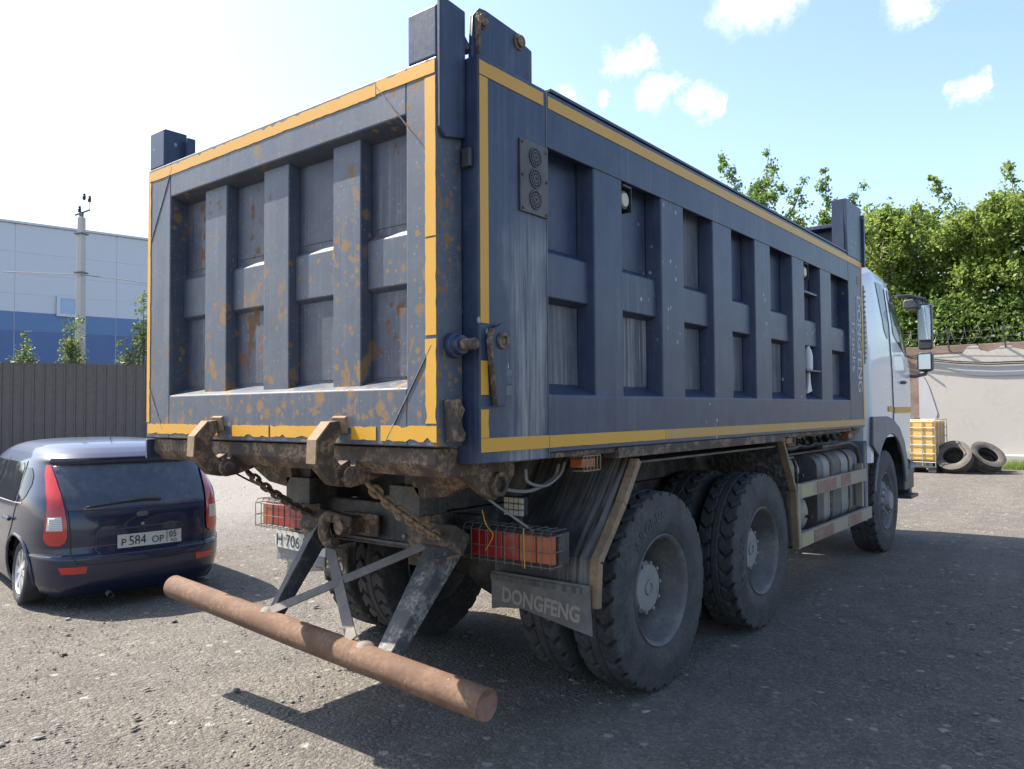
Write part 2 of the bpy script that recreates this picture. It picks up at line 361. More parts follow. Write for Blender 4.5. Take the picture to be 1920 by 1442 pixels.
# ================================================================== SETTING: ground
def ground():
    # one sheet: fine near the yard, coarse to the horizon
    def axis(lo, hi, c):
        a = list(np.arange(c-14, c+14.01, .35)); x = a[-1]; st = .5
        while x < hi: x += st; st *= 1.25; a.append(x)
        x = a[0]; st = .5
        while x > lo: x -= st; st *= 1.25; a.insert(0, x)
        return np.array(a)
    xs = axis(-700, 700, -2); ys = axis(-700, 900, 4)
    X, Y = np.meshgrid(xs, ys)
    Z = (.012*np.sin(X*.9+.6*np.sin(Y*.7))*np.sin(Y*.8+1.1)+.006*np.sin(X*2.3+Y*1.7)) - .012
    far = np.clip((np.hypot(X+2, Y-8)-10)/10, 0, 1)
    Z = Z+far*.03*np.sin(X*.33)*np.sin(Y*.41)-.0
    Z = np.where(np.hypot(X+2, Y-8) > 120, -.05, Z)
    nx, ny = len(xs), len(ys)
    v = np.stack([X.ravel(), Y.ravel(), Z.ravel()], 1)
    idx = np.arange(nx*ny).reshape(ny, nx)
    f = np.stack([idx[:-1, :-1], idx[:-1, 1:], idx[1:, 1:], idx[1:, :-1]], -1).reshape(-1, 4)
    me = bpy.data.meshes.new('ground'); me.from_pydata(v.tolist(), [], f.tolist())
    mt, n, l, b = newmat('packed_gravel'); co = coords(n, l)
    big = noise(n, l, co, .35, 4, .6, .4); mid = noise(n, l, co, 3.2, 6, .65); fine = noise(n, l, co, 38, 5, .7)
    vo = n.new('ShaderNodeTexVoronoi'); vo.inputs['Scale'].default_value = 42; l.new(co, vo.inputs['Vector'])
    vo2 = n.new('ShaderNodeTexVoronoi'); vo2.inputs['Scale'].default_value = 95; l.new(co, vo2.inputs['Vector'])
    c = mixc3(n, l, ramp(n, l, mid, .32, .7), (.07,.062,.052), (.135,.121,.102))
    c = mixc3(n, l, math2(n, l, 'MULTIPLY', ramp(n, l, big, .45, .7), .5), c, (.078,.073,.066))
    rut = noise(n, l, coords(n, l, (1.1, .22, 1)), 1, 5, .6, .5)
    c = mixc3(n, l, math2(n, l, 'MULTIPLY', ramp(n, l, rut, .52, .62), .4), c, (.155,.14,.119))
    c = mixc3(n, l, math2(n, l, 'MULTIPLY', ramp(n, l, rut, .44, .36), .35), c, (.064,.06,.054))
    sx0 = n.new('ShaderNodeSeparateXYZ'); l.new(co, sx0.inputs[0])      # paler dusty concrete towards the far fence
    far_ = math2(n, l, 'ADD', sx0.outputs[0], math2(n, l, 'MULTIPLY', math2(n, l, 'SUBTRACT', mid, .5), 5))
    c = mixc3(n, l, math2(n, l, 'MULTIPLY', ramp(n, l, far_, -5, -8.5), .75), c, (.24,.228,.208))
    sp = n.new('ShaderNodeSeparateColor'); l.new(vo.outputs['Color'], sp.inputs[0])
    c = mixc3(n, l, math2(n, l, 'MULTIPLY', ramp(n, l, sp.outputs[0], .8, .95), .5), c, (.22,.203,.178))
    c = mixc3(n, l, math2(n, l, 'MULTIPLY', ramp(n, l, sp.outputs[1], .8, .95), .5), c, (.055,.051,.046))
    c = mixc3(n, l, math2(n, l, 'MULTIPLY', ramp(n, l, fine, .55, .8), .4), c, (.07,.062,.054))
    sp2 = n.new('ShaderNodeSeparateColor'); l.new(vo2.outputs['Color'], sp2.inputs[0])
    c = mixc3(n, l, math2(n, l, 'MULTIPLY', ramp(n, l, sp2.outputs[0], .72, .95), .5), c, (.21,.194,.17))
    c = mixc3(n, l, math2(n, l, 'MULTIPLY', ramp(n, l, sp2.outputs[1], .72, .95), .5), c, (.05,.046,.041))
    vo3 = n.new('ShaderNodeTexVoronoi'); vo3.inputs['Scale'].default_value = 11; l.new(co, vo3.inputs['Vector'])
    sp3 = n.new('ShaderNodeSeparateColor'); l.new(vo3.outputs['Color'], sp3.inputs[0])
    pk = math2(n, l, 'MULTIPLY', ramp(n, l, vo3.outputs['Distance'], .33, .24), ramp(n, l, sp3.outputs[0], .9, .92))
    c = mixc3(n, l, math2(n, l, 'MULTIPLY', pk, .7), c, (.3,.285,.26))
    l.new(c, b.inputs['Base Color']); b.inputs['Roughness'].default_value = .95
    h = math2(n, l, 'ADD', math2(n, l, 'MULTIPLY', vo.outputs['Distance'], -.6), math2(n, l, 'MULTIPLY', vo2.outputs['Distance'], -.35))
    h = math2(n, l, 'ADD', h, math2(n, l, 'MULTIPLY', fine, .7))
    h = math2(n, l, 'ADD', h, math2(n, l, 'MULTIPLY', mid, 1.2))
    bump(n, l, b, h, .9, .02)
    o = link('ground', me, mt, None, 0, 60); o['kind'] = 'structure'; o['label'] = 'packed pale gravel yard'; return o
ground()

def gravel(name, count, seed, smin, smax, rmin, rmax, cols, label):
    g = np.random.default_rng(seed)
    # areal density falls with distance from the photographer's corner of the yard
    rad = np.exp(g.uniform(math.log(rmin), math.log(rmax), count)); ang = g.uniform(-1.35, .95, count)+math.pi/2+YAW
    cx = CAM.x+rad*np.cos(ang); cy = CAM.y+rad*np.sin(ang)
    patch = np.sin(cx*1.7+np.sin(cy*1.3)*1.5)*np.sin(cy*1.9+.7)
    keep = g.uniform(-1.2, 1, count) < patch+.35; cx, cy = cx[keep], cy[keep]; k = len(cx)
    sz = smin*(smax/smin)**(g.uniform(0, 1, k)**2.6)
    base = np.array([(1,0,0),(.35,.95,0),(-.8,.6,0),(-.75,-.65,0),(.45,-.9,0),(.1,.05,1),(-.1,0,-1)], float)
    V = np.repeat(base[None], k, 0)+g.normal(0, .16, (k, 7, 3))
    V *= (sz[:, None]*np.stack([g.uniform(.7, 1.35, k), g.uniform(.6, 1, k), g.uniform(.22, .45, k)], 1))[:, None, :]
    a = g.uniform(0, 6.283, k); ca, sa = np.cos(a)[:, None], np.sin(a)[:, None]
    x = V[..., 0]*ca-V[..., 1]*sa; y = V[..., 0]*sa+V[..., 1]*ca
    V = np.stack([x+cx[:, None], y+cy[:, None], V[..., 2]-.008], -1)
    tri = np.array([(0,1,5),(1,2,5),(2,3,5),(3,4,5),(4,0,5),(1,0,6),(2,1,6),(3,2,6),(4,3,6),(0,4,6)])
    Fc = (tri[None]+7*np.arange(k)[:, None, None]).reshape(-1, 3)
    me = bpy.data.meshes.new(name)
    me.vertices.add(k*7); me.vertices.foreach_set('co', V.reshape(-1))
    me.loops.add(len(Fc)*3); me.loops.foreach_set('vertex_index', Fc.reshape(-1).astype(np.int32))
    me.polygons.add(len(Fc)); me.polygons.foreach_set('loop_start', (np.arange(len(Fc))*3).astype(np.int32))
    me.update(calc_edges=True); me.validate()
    mt, n, l, b = newmat(name+'_stone'); gi = n.new('ShaderNodeNewGeometry')
    cr = n.new('ShaderNodeValToRGB'); l.new(gi.outputs['Random Per Island'], cr.inputs[0]); e = cr.color_ramp
    e.elements[0].color = (*cols[0], 1); e.elements[1].color = (*cols[-1], 1)
    for i, cc in enumerate(cols[1:-1]): el = e.elements.new((i+1)/(len(cols)-1)); el.color = (*cc, 1)
    l.new(cr.outputs[0], b.inputs['Base Color']); b.inputs['Roughness'].default_value = .9
    o = link(name, me, mt, None, 0, 0); o['kind'] = 'stuff'; o['label'] = label; o['category'] = 'gravel'
GC = [(.09,.084,.075),(.125,.117,.104),(.16,.15,.134),(.11,.103,.092),(.175,.164,.147),(.14,.131,.117),(.28,.265,.24)]
gravel('gravel', 120000, 3, .003, .014, 1.6, 26, GC, 'loose grey and beige gravel scattered over the yard')
gravel('coarse_gravel', 1700, 5, .011, .034, 2.0, 26, GC+[(.19,.1,.07)], 'larger flat stones lying scattered on the gravel yard')

# ================================================================== THE TRUCK
truck = empty('dump_truck')
tag(truck, 'large blue-grey tipper truck with yellow edge tape and white cab', 'truck')
T = truck
XL, XR = -1.21, 1.163      # tailgate edges
# ---- tailgate
tg = MB()
tg.box(XL, -.95, 0, .15, 1.45, 3.03).box(.985, XR, 0, .15, 1.45, 3.03)
tg.prism([(0,2.83),(0,3.03),(.15,3.03),(.15,2.80),(.1,2.80)], 'x', -.952, .987)
tg.prism([(0,1.45),(0,1.69),(.1,1.73),(.15,1.73),(.15,1.45)], 'x', -.952, .987)
gate = tg.build('tailgate', 'blue_gate', T, .008)
ribs = [(-.651,-.438),(-.096,.115),(.455,.648)]
for a, b_ in ribs:
    MB().prism([(a,.043),(b_,.043),(b_+.008,.106),(a-.008,.106)], 'z', 1.703, 2.818).build('rib', 'blue_gate', gate, .006)
bays = [(-.95,-.651),(-.438,-.096),(.115,.455),(.648,.985)]
for a, b_ in bays:
    MB().prism([(.078,2.14),(.078,2.355),(.107,2.38),(.107,2.12)], 'x', a+.004, b_-.004).build('crossbar', 'blue_gate', gate, .006)
    MB().box(a, b_, .105, .12, 2.37, 2.83).build('panel', 'gate_panel', gate)
    MB().box(a, b_, .105, .12, 1.70, 2.135).build('panel', 'gate_panel', gate)
    MB().box(a+.045, b_-.045, .1015, .105, 2.41, 2.79).build('panel', 'gate_panel', gate)
    MB().box(a+.045, b_-.045, .1015, .105, 1.745, 2.10).build('panel', 'gate_panel', gate)
# weld lines across the mitred corners
for p0, p1 in [((.80,-.001,3.0),(1.10,-.001,2.66)), ((1.13,-.001,1.86),(.86,-.001,1.47)), ((-.93,-.001,3.0),(-1.17,-.001,2.6)), ((-1.18,-.001,1.75),(-1.02,-.001,1.5))]:
    MB().tube([p0, p1], .0035, 5).build('weld_seam', 'blue_panel', gate)
# yellow tape on the tailgate
tr = random.Random(2)
for args in [(XL+.02, .80, 2.955, 3.012, 'h', .002, .006), (.805, 1.155, 2.962, 3.018, 'h', .001, .006),
             (XL+.02, -.44, 1.475, 1.532, 'h', .005, .003), (-.30, .02, 1.472, 1.53, 'h', .007, .004), (.035, .46, 1.474, 1.53, 'h', .006, .003),
             (.64, .80, 1.472, 1.53, 'h', .007, .005), (.83, 1.158, 1.47, 1.536, 'h', .008, .008)]:
    a0, a1, b0, b1, al, j0, j1 = args
    rough_strip('y', -.0005, a0, a1, b0, b1, al, -.003, j0, j1, rnd=tr).build('tape', 'tape', gate)
for args in [(XL+.006, XL+.04, 1.54, 2.95, 'v', .001, .002), (1.098, 1.158, 2.3, 2.95, 'v', .002, .001), (1.098, 1.158, 1.90, 2.292, 'v', .002, .002), (1.096, 1.158, 1.545, 1.885, 'v', .004, .003)]:
    a0, a1, b0, b1, al, j0, j1 = args
    rough_strip('y', -.0005, a0, a1, b0, b1, al, -.003, j0, j1, rnd=tr).build('tape', 'tape', gate)
# hinge towers above the tailgate
MB().box(.99, XR-.003, .004, .146, 3.031, 3.25).build('hinge_tower', 'blue', gate, .012)
MB().prism([(.0,2.74),(.0,3.262),(.02,3.275),(.152,3.262),(.152,2.725),(.03,2.70)], 'x', XR+.001, XR+.022).build('hinge_tower_flange', 'blue', gate, .006)
MB().box(-1.205, -1.035, .004, .146, 3.031, 3.25).build('hinge_tower', 'blue', gate, .01)
MB().box(-1.225, -1.208, .02, .152, 2.72, 3.235).build('hinge_tower_flange', 'blue', gate, .004)
MB().box(-1.0, -.985, .12, .17, 3.03, 3.215).build('hinge_tower_flange', 'blue', gate, .004)
# locking pin on the tailgate edge, lower hook plate, small block
mb = MB().lathe([(.052,0),(.052,.03),(.04,.032),(.04,.06)], (XR+.001,.085,1.862), 'x', 20, True, True); mb.build('pin_collar', 'blue', gate, .004)
MB().lathe([(.024,0),(.024,.075),(.018,.08)], (XR+.05,.085,1.862), 'x', 16, True, True).build('locking_pin', 'rust', gate)
MB().prism([(.03,1.64),(.10,1.645),(.13,1.60),(.105,1.55),(.135,1.5),(.125,1.47),(.04,1.47)], 'x', XR+.001, XR+.03).build('hook_plate', 'rust', gate, .004)
MB().prism([(.06,1.95),(.10,1.96),(.14,1.90),(.10,1.86),(.14,1.80),(.09,1.76),(.05,1.80),(.07,1.86),(.04,1.90)], 'x', XL-.055, XL-.002).build('hook_plate', 'rust_light', gate, .004)
MB().lathe([(.03,0),(.03,-.05),(.02,-.055)], (XL-.001,.08,1.70), 'x', 14, True, True).build('locking_pin', 'rust_light', gate)
# tilting hooks under the gate and their brackets
def hook(X):
    k = sub_empty('tailgate_hook', T)
    MB().prism([(-.03,1.555),(-.075,1.55),(-.15,1.47),(-.155,1.37),(-.06,1.275),(.0,1.262),(.05,1.275),(.06,1.31),(.10,1.37),(.06,1.395),(-.02,1.36),(-.055,1.40),(-.052,1.46),(-.02,1.50)], 'x', X-.03, X+.03).build('hook_plate', 'rust', k, .004)
    MB().prism([(-.152,1.375),(-.147,1.468),(-.076,1.548),(-.08,1.553),(-.154,1.475),(-.16,1.372)], 'x', X-.032, X+.032).build('lit_edge', 'rust_light', k)  # sunlit tone of the rear edge face, painted as a lighter ochre strip
    MB().prism([(.0,1.262),(.06,1.27),(.21,1.31),(.27,1.40),(.27,1.445),(.05,1.445),(.02,1.35),(-.03,1.30)], 'x', X+.034, X+.075).build('bracket', 'rust', k, .004)
    MB().prism([(.0,1.262),(.06,1.27),(.21,1.31),(.27,1.40),(.27,1.445),(.05,1.445),(.02,1.35),(-.03,1.30)], 'x', X-.075, X-.034).build('bracket', 'rust', k, .004)
    MB().lathe([(.045,0),(.045,.012),(.028,.013),(.028,.035)], (X+.076,.0,1.312), 'x', 20, True, True).build('pivot_pin', 'rust', k)
    MB().prism([(-.012,1.5),(-.028,1.57),(-.012,1.578),(-.004,1.50)], 'x', X-.028, X+.065).build('wedge', 'rust_light', k, .004)
hook(-.43); hook(.56)
# sill under the gate
MB().prism([(.03,1.375),(.03,1.443),(.3,1.443),(.3,1.32),(.09,1.32)], 'x', -1.18, 1.12).build('rear_sill', 'rust', T, .006)
MB().box(-1.2, -1.182, -.01, .12, 1.33, 1.44).build('sill_end_plate', 'blue', T, .003)
MB().prism([(.16,1.374),(.62,1.374),(.62,1.30),(.55,1.22),(.47,1.19),(.40,1.22)], 'x', 1.02, 1.06).build('corner_gusset', 'rust', T, .004)
MB().lathe([(.055,0),(.055,.022),(.035,.022),(.035,-.03)], (1.061,.49,1.262), 'x', 24, True, True).build('hinge_bush', 'rust', T)
MB().prism([(.32,1.305),(.62,1.305),(.62,1.373),(.32,1.373)], 'x', -1.0, 1.0).build('floor_crossmember', 'rust', T, .004)

# ---- dump body
BX = 1.25
ys = [.63,1.035,1.311,1.746,2.031,2.451,2.75,3.16,3.467,3.948,4.234,4.659,4.968,5.511]
Y0, Y1 = .155, 6.0
dump = MB().box(-1.12, 1.12, .3, 5.98, 1.405, 1.46).box(-1.12, 1.12, 5.9, 5.98, 1.458, 3.06).build('dump_body', 'blue', T)
for sgn in (1, -1):
    a, b_ = sorted((sgn*(BX-.125), sgn*BX))
    MB().box(a, b_, Y0, .63, 1.375, 3.068).build('rear_pillar', 'blue', dump, .008)
    MB().box(a, b_, 5.511, Y1, 1.405, 3.068).build('front_pillar', 'blue', dump, .008)
    xi, xo = sgn*(BX-.125), sgn*BX
    MB().prism([(xo,2.80),(xo,3.066),(xi,3.066),(xi,2.84),(sgn*(BX-.1),2.84)], 'y', .631, 5.51).build('top_rail', 'blue', dump, .008)
    MB().prism([(xo,1.40),(xo,1.665),(sgn*(BX-.1),1.72),(xi,1.72),(xi,1.40)], 'y', .631, 5.51).build('bottom_rail', 'blue', dump, .008)
for sgn in (1, -1):
    for k in range(6):
        a, b_ = ys[2*k+1], ys[2*k+2]
        xo, xi = sgn*(BX-.004), sgn*(BX-.1)
        MB().prism([(xo,a),(xo,b_),(xi,b_+.02),(xi,a-.02)], 'z', 1.655, 2.85).build('rib', 'blue', dump, .008)
    for k in range(7):
        a, b_ = ys[2*k], ys[2*k+1]; x0, x1 = sorted((sgn*(BX-.1), sgn*(BX-.112)))
        MB().prism([(sgn*(BX-.036),2.12),(sgn*(BX-.036),2.33),(sgn*(BX-.098),2.37),(sgn*(BX-.098),2.10)], 'y', a+.004, b_-.004).build('crossbar', 'blue', dump, .008)
        MB().box(x0, x1, a, b_, 2.345, 2.845).build('panel', 'blue_panel' if k in (2,) else 'blue', dump)
        MB().box(x0, x1, a, b_, 1.71, 2.12).build('panel', 'blue_panel', dump)
# top lips
MB().box(BX-.14, BX+.004, .66, 5.47, 3.069, 3.085).build('top_lip', 'blue', dump, .003)
MB().box(-BX-.004, -BX+.14, .3, 5.98, 3.069, 3.085).build('top_lip', 'blue', dump, .003)
# front posts and headboard
MB().prism([(5.49,3.05),(5.47,3.59),(5.99,3.585),(5.99,3.05)], 'x', BX-.02, BX+.006).build('front_post', 'blue', dump, .004)
MB().box(BX-.13, BX-.021, 5.475, 5.49, 3.07, 3.59).build('front_post', 'blue', dump, .003)
MB().box(BX-.13, BX+.03, 5.992, 6.03, 3.0, 3.52).build('front_post', 'blue', dump, .004)
MB().box(-BX+.0, -BX+.13, 5.475, 5.99, 3.07, 3.59).build('front_post', 'blue', dump, .004)
MB().box(-1.118, 1.118, 5.93, 5.975, 3.062, 3.40).build('headboard', 'blue', dump, .004)
MB().box(-1.118, 1.118, 5.80, 5.99, 3.402, 3.44).build('headboard_lip', 'blue', dump, .004)
# tape along the side
for a0, a1, b0, b1, al, j0, j1, mt_ in [(.16,.605,2.985,3.045,'h',0,.001,'tape'), (.64,4.2,2.985,3.042,'h',.0,.001,'tape'), (4.205,5.985,2.985,3.042,'h',0,.001,'tape'),
        (.16,.212,1.955,2.98,'v',0,0,'tape'), (.16,.206,1.66,1.80,'v',0,.006,'tape'), (.16,.208,1.484,1.6,'v',0,.004,'tape'),
        (.16,.63,1.425,1.482,'h',0,0,'tape'), (.634,1.75,1.425,1.481,'h',.001,0,'tape'), (1.753,5.99,1.425,1.481,'h',.001,0,'tape_dusty'), (5.95,5.99,1.49,2.98,'v',0,0,'tape')]:
    rough_strip('x', BX+.0005, a0, a1, b0, b1, al, .003, j0, j1, rnd=tr).build('tape', mt_, dump)
# ledges below the side
MB().box(BX-.1, BX+.0, 1.245, 3.72, 1.345, 1.399).build('side_ledge', 'rust', dump, .004)
MB().box(BX-.1, BX-.02, .64, 5.6, 1.375, 1.398).build('side_rail', 'rust', dump)
# hinge plate on the body top corner with its bolts and link
MB().prism([(.165,3.07),(.175,3.25),(.22,3.3),(.26,3.305),(.50,3.29),(.535,3.255),(.585,3.245),(.585,3.07)], 'x', 1.185, 1.205).build('hinge_plate', 'blue', dump, .004)
MB().prism([(.5,3.069),(.585,3.069),(.585,3.24),(.5,3.2)], 'x', 1.10, 1.184).build('hinge_plate', 'blue', dump, .004)
for y, z in [(.225,3.245), (.485,3.25)]:
    MB().lathe([(.036,0),(.036,.006),(.026,.007),(.026,.02),(.012,.022)], (1.2055,y,z), 'x', 16, True, True).build('hinge_bolt', 'rust', dump)
MB().bar((1.21,.19,3.25), (1.195,.2,3.075), .012, .05, (1,0,0)).build('hinge_link', 'rust', dump, .003)
MB().tube([(1.12,.14,3.24),(1.18,.17,3.10)], .02, 10).build('hinge_strut', 'black', dump)
# locking lever at the lower corner
MB().prism([(.225,1.94),(.26,1.957),(.30,1.95),(.325,1.92),(.322,1.86),(.295,1.74),(.335,1.74),(.335,1.705),(.295,1.70),(.285,1.615),(.235,1.61),(.205,1.80),(.195,1.88)], 'x', BX+.012, BX+.03).build('locking_lever', 'blue', dump, .004)
MB().prism([(.190,1.885),(.200,1.80),(.230,1.612),(.236,1.612),(.207,1.80),(.197,1.885),(.22,1.936),(.21,1.936)], 'x', BX+.006, BX+.0315).build('lever_edge', 'rust', dump)
MB().lathe([(.034,0),(.034,.012),(.02,.012),(.02,.004)], (BX+.0305,.265,1.885), 'x', 18, True, True).build('lever_bolt', 'rust', dump)
MB().lathe([(.05,0),(.05,.011)], (BX+.001,.26,1.885), 'x', 20, True, True).build('lever_washer', 'rust', dump)
MB().box(BX+.001, BX+.006, .30, .335, 1.775, 1.82).build('white_chip', 'white_plastic', dump)
MB().box(BX+.001, BX+.003, .30, .36, 1.66, 1.77).build('repair_plate', 'fender_blue', dump)
# louvre plate with three round speakers
vp = MB().box(BX+.002, BX+.010, .422, .628, 2.468, 2.79).build('vent_plate', 'tank_dark', T, .002)
for z in (2.725, 2.63, 2.535):
    v_ = MB()
    for r_ in (.044, .030, .017): v_.lathe([(r_,0),(r_,.004),(r_-.0055,.004),(r_-.0055,0)], (BX+.0112,.53,z), 'x', 24)
    for k in range(8):
        a = k*math.pi/8; v_.bar((BX+.0135,.53-.042*math.cos(a),z-.042*math.sin(a)), (BX+.0135,.53+.042*math.cos(a),z+.042*math.sin(a)), .003, .003, (1,0,0))
    v_.build('vent_grille', 'dark_plastic', vp)
    MB().lathe([(.046,0),(.046,.0015)], (BX+.0101,.53,z), 'x', 24, True, True).build('vent_hole', 'ink', vp)
for y, z in [(.437,2.775),(.613,2.765),(.437,2.483),(.613,2.48),(.613,2.63),(.437,2.63)]:
    MB().lathe([(.007,0),(.007,.004),(.003,.006)], (BX+.0105,y,z), 'x', 8, True, True).build('rivet', 'rust', vp)
# seam between rear pillar and side
MB().box(BX+.0002, BX+.0025, .625, .631, 1.38, 3.066).build('weld_seam', 'blue_panel', dump)
# small plastic block on the rear edge
MB().box(1.175, 1.222, .13, .154, 2.60, 2.68).build('rubber_buffer', 'dark_plastic', dump, .006)
# work lamps in the bays, shelf brackets
def bay_lamp(y, z):
    k = sub_empty('bay_lamp', T)
    MB().box(BX-.1, BX-.01, y-.045, y+.045, z+.062, z+.075).build('bracket', 'black', k, .003)
    MB().box(BX-.095, BX-.015, y+.046, y+.052, z-.06, z+.075).build('bracket', 'black', k)
    MB().lathe([(.05,0),(.054,.03),(.05,.045)], (BX-.075,y,z), 'x', 20, True, True).build('housing', 'black', k)
    MB().lathe([(.04,0),(.036,.006),(.0,.009)], (BX-.029,y,z), 'x', 20).build('lens', 'lamp_lens', k)
bay_lamp(1.38, 2.72); bay_lamp(4.33, 2.73)
MB().box(BX-.1, BX-.02, 4.25, 4.62, 2.555, 2.575).build('shelf_bracket', 'blue', dump, .003)
MB().box(BX-.1, BX-.0, 4.25, 4.62, 1.90, 1.915).build('shelf_bracket', 'blue', dump, .003)
# warning sticker in the last bay
MB().prism([(5.06+.07*math.cos(a),1.90+(.10 if math.sin(a) > 0 else -.10)+.07*math.sin(a)) for a in [i*math.pi/8 for i in range(16)]], 'x', BX-.0995, BX-.097).build('warning_sticker', 'tape', dump)
MB().prism([(5.0,1.86),(5.12,1.86),(5.12,1.8),(5.1,1.76),(5.06,1.745),(5.02,1.76),(5.0,1.8)], 'x', BX-.0968, BX-.095).build('warning_sticker', 'red_bright', dump)
# lettering on the front pillar, reading downwards
text('body_lettering', 'DONGFENG', .20, 'letter_grey', dump, (BX+.0015,5.785,2.70), (0,0,-1), (0,1,0), .001, sx=.86, bold=.004)
text('body_lettering', 'Trucks', .17, 'letter_grey', dump, (BX+.0015,5.585,2.46), (0,0,-1), (0,1,0), .001, sx=1.1)
MB().box(BX+.001, BX+.0025, 5.742, 5.754, 1.9, 2.68).build('body_lettering', 'letter_grey', dump)
MB().lathe([(.045,0),(.045,.0015)], (BX+.001,5.85,2.85), 'x', 24, True, True).build('round_emblem', 'redstripe', dump)

# ---- chassis
for s in (1, -1):
    MB().box(s*.43-.04, s*.43+.04, .72, 8.2, .80, 1.06).build('frame_rail', 'black', T, .004)
    MB().box(s*.45-.06, s*.45+.06, .55, 6.1, 1.075, 1.30).build('subframe_rail', 'black', T, .004)
MB().box(-.40, .40, .66, .72, .86, 1.10).build('rear_crossmember', 'black', T, .012)
MB().box(-.40, .40, .63, .66, .885, .90).build('rear_crossmember', 'tank_dark', T, .003)
MB().box(-.40, .40, .9, 1.2, 1.07, 1.29).build('subframe_crossmember', 'black', T)
for s in (1, -1):
    MB().box(s*.44-.075, s*.44+.075, .60, .715, .80, 1.065).build('frame_end_post', 'rust', T, .006)
    MB().box(s*.44-.11, s*.44+.11, .5, .7, 1.07, 1.22).build('subframe_end', 'black', T, .006)
    MB().prism([(s*.50,1.22),(s*.50,1.30),(s*.95,1.30),(s*.85,1.24),(s*.72,1.18),(s*.55,1.16)], 'y', .5, .56).build('cross_gusset', 'rust', T, .004)
# tow hook
th = sub_empty('tow_hook', T)
MB().box(-.17, .12, .61, .628, .915, 1.035).build('hook_plate', 'rust', th, .006)
MB().lathe([(.05,0),(.05,-.10),(.035,-.11)], (-.03,.615,.975), 'y', 20, True, True).build('hook_shank', 'rust', th)
arc = [(-.10+.062*math.cos(a), .47, .955+.075*math.sin(a)) for a in [R(60+i*22) for i in range(12)]]
MB().tube(arc, [.028+.006*math.sin(i/3.5) for i in range(12)], 12).build('hook_jaw', 'rust', th)
MB().bar((-.12,.47,1.03), (.03,.52,1.0), .055, .06).build('hook_latch', 'rust', th, .012)
MB().tube([(-.04,.47,.975),(-.03,.55,.975)], .045, 14).build('hook_neck', 'rust', th)
for x, z in [(.04,.925),(.1,.93),(.05,1.02),(.28,.93),(.33,.9)]:
    MB().lathe([(.013,0),(.013,-.012),(.006,-.016)], (x,.629 if x < .15 else .66,z), 'y', 8, True, True).build('bolt', 'hub', th)
MB().lathe([(.034,0),(.04,-.02),(.03,-.04),(.018,-.045)], (.27,.66,1.045), 'y', 18, True, True).build('air_coupling', 'hub', th, 0)
# ---- underrun bar: pipe, two tapered legs, two flat braces
ur = sub_empty('underrun_bar', T)
PY = .165
def pz(x): return .553-(x+1.16)*.0562
MB().tube([(-1.19,PY,pz(-1.19)),(-.9,PY,pz(-.9)),(0,PY,pz(0)-.004),(.7,PY,pz(.7)),(1.27,PY,pz(1.27))], .066, 28).build('pipe', 'pipe', ur, 0)
MB().lathe([(.0,0),(.045,.001),(.064,.0)], (1.2712,PY,pz(1.27)), 'x', 28).build('pipe_cap', 'redstripe', ur)
for xt, xb, mt_ in [(.60,.64,'leg'), (-.40,-.23,'black')]:
    MB().bar((xt,.68,.965), (xb,PY+.045,pz(xb)+.03), .19, .10, (0,1,.3), .11, .07).build('leg', mt_, ur, .008)
    MB().bar((xt,.66,1.0), (xt,.60,.90), .2, .13, (0,1,.3)).build('leg_bracket', 'rust', ur, .01)
MB().bar((-.32,.60,.95), (.44,PY+.0,pz(.44)+.062), .062, .008, (-.12,-1,.8)).build('brace', 'greyflat', ur, .002)
MB().bar((.50,.60,.915), (-.21,PY+.0,pz(-.2)+.062), .05, .008, (.22,-1,.8)).build('brace', 'greyflat', ur, .002)
for x in (.52, -.24):
    w_ = MB().lathe([(.0,.02),(.03,.014),(.045,.0)], (x,PY+.01,pz(x)+.056), 'z', 10); w_.build('weld_bead', 'greyflat', ur)
# ---- safety chains, link by link
def stadium(l_, r_, w_):
    pts = []
    for i in range(7): a = -math.pi/2+math.pi*i/6; pts.append((l_/2+w_*math.cos(a), w_*math.sin(a), 0))
    for i in range(7): a = math.pi/2+math.pi*i/6; pts.append((-l_/2+w_*math.cos(a), w_*math.sin(a), 0))
    return MB().tube(pts, r_, 8, True)
def chain(p0, p1, sag, n, mt_):
    c = sub_empty('chain', T); p0 = Vector(p0); p1 = Vector(p1); Ln = (p1-p0).length
    pitch = Ln/n
    me = stadium(pitch*.62, pitch*.21, pitch*.44).mesh('link'); me.materials.append(MAT[mt_]); me.shade_smooth()
    for i in range(n):
        t = (i+.5)/n; p = p0.lerp(p1, t)-Vector((0, 0, sag*4*t*(1-t)))
        d = (p1-p0)-Vector((0, 0, sag*4*(1-2*t))); q = d.to_track_quat('X', 'Z')
        o = bpy.data.objects.new('link', me); COL.objects.link(o); o.parent = c; o.location = p
        o.rotation_mode = 'QUATERNION'; o.rotation_quaternion = q @ Matrix.Rotation(R(35+90*(i % 2)+random.uniform(-9, 9)), 3, 'X').to_quaternion()
chain((.62,.10,1.275), (.61,.60,.955), .02, 13, 'rust_light')
chain((-.40,.15,1.275), (-.42,.66,.97), .03, 15, 'rust')
MB().tube([(.60,.60,.95),(.69,.60,.945)], .026, 12).build('chain_anchor', 'rust', T)
MB().tube([(-.42,.62,.96),(-.36,.62,.955)], .026, 12).build('chain_anchor', 'rust', T)
MB().prism([(.55,.60),(.73,.60),(.73,.45),(.70,.45)], 'z', .88, .892).build('anchor_plate', 'rust', T)
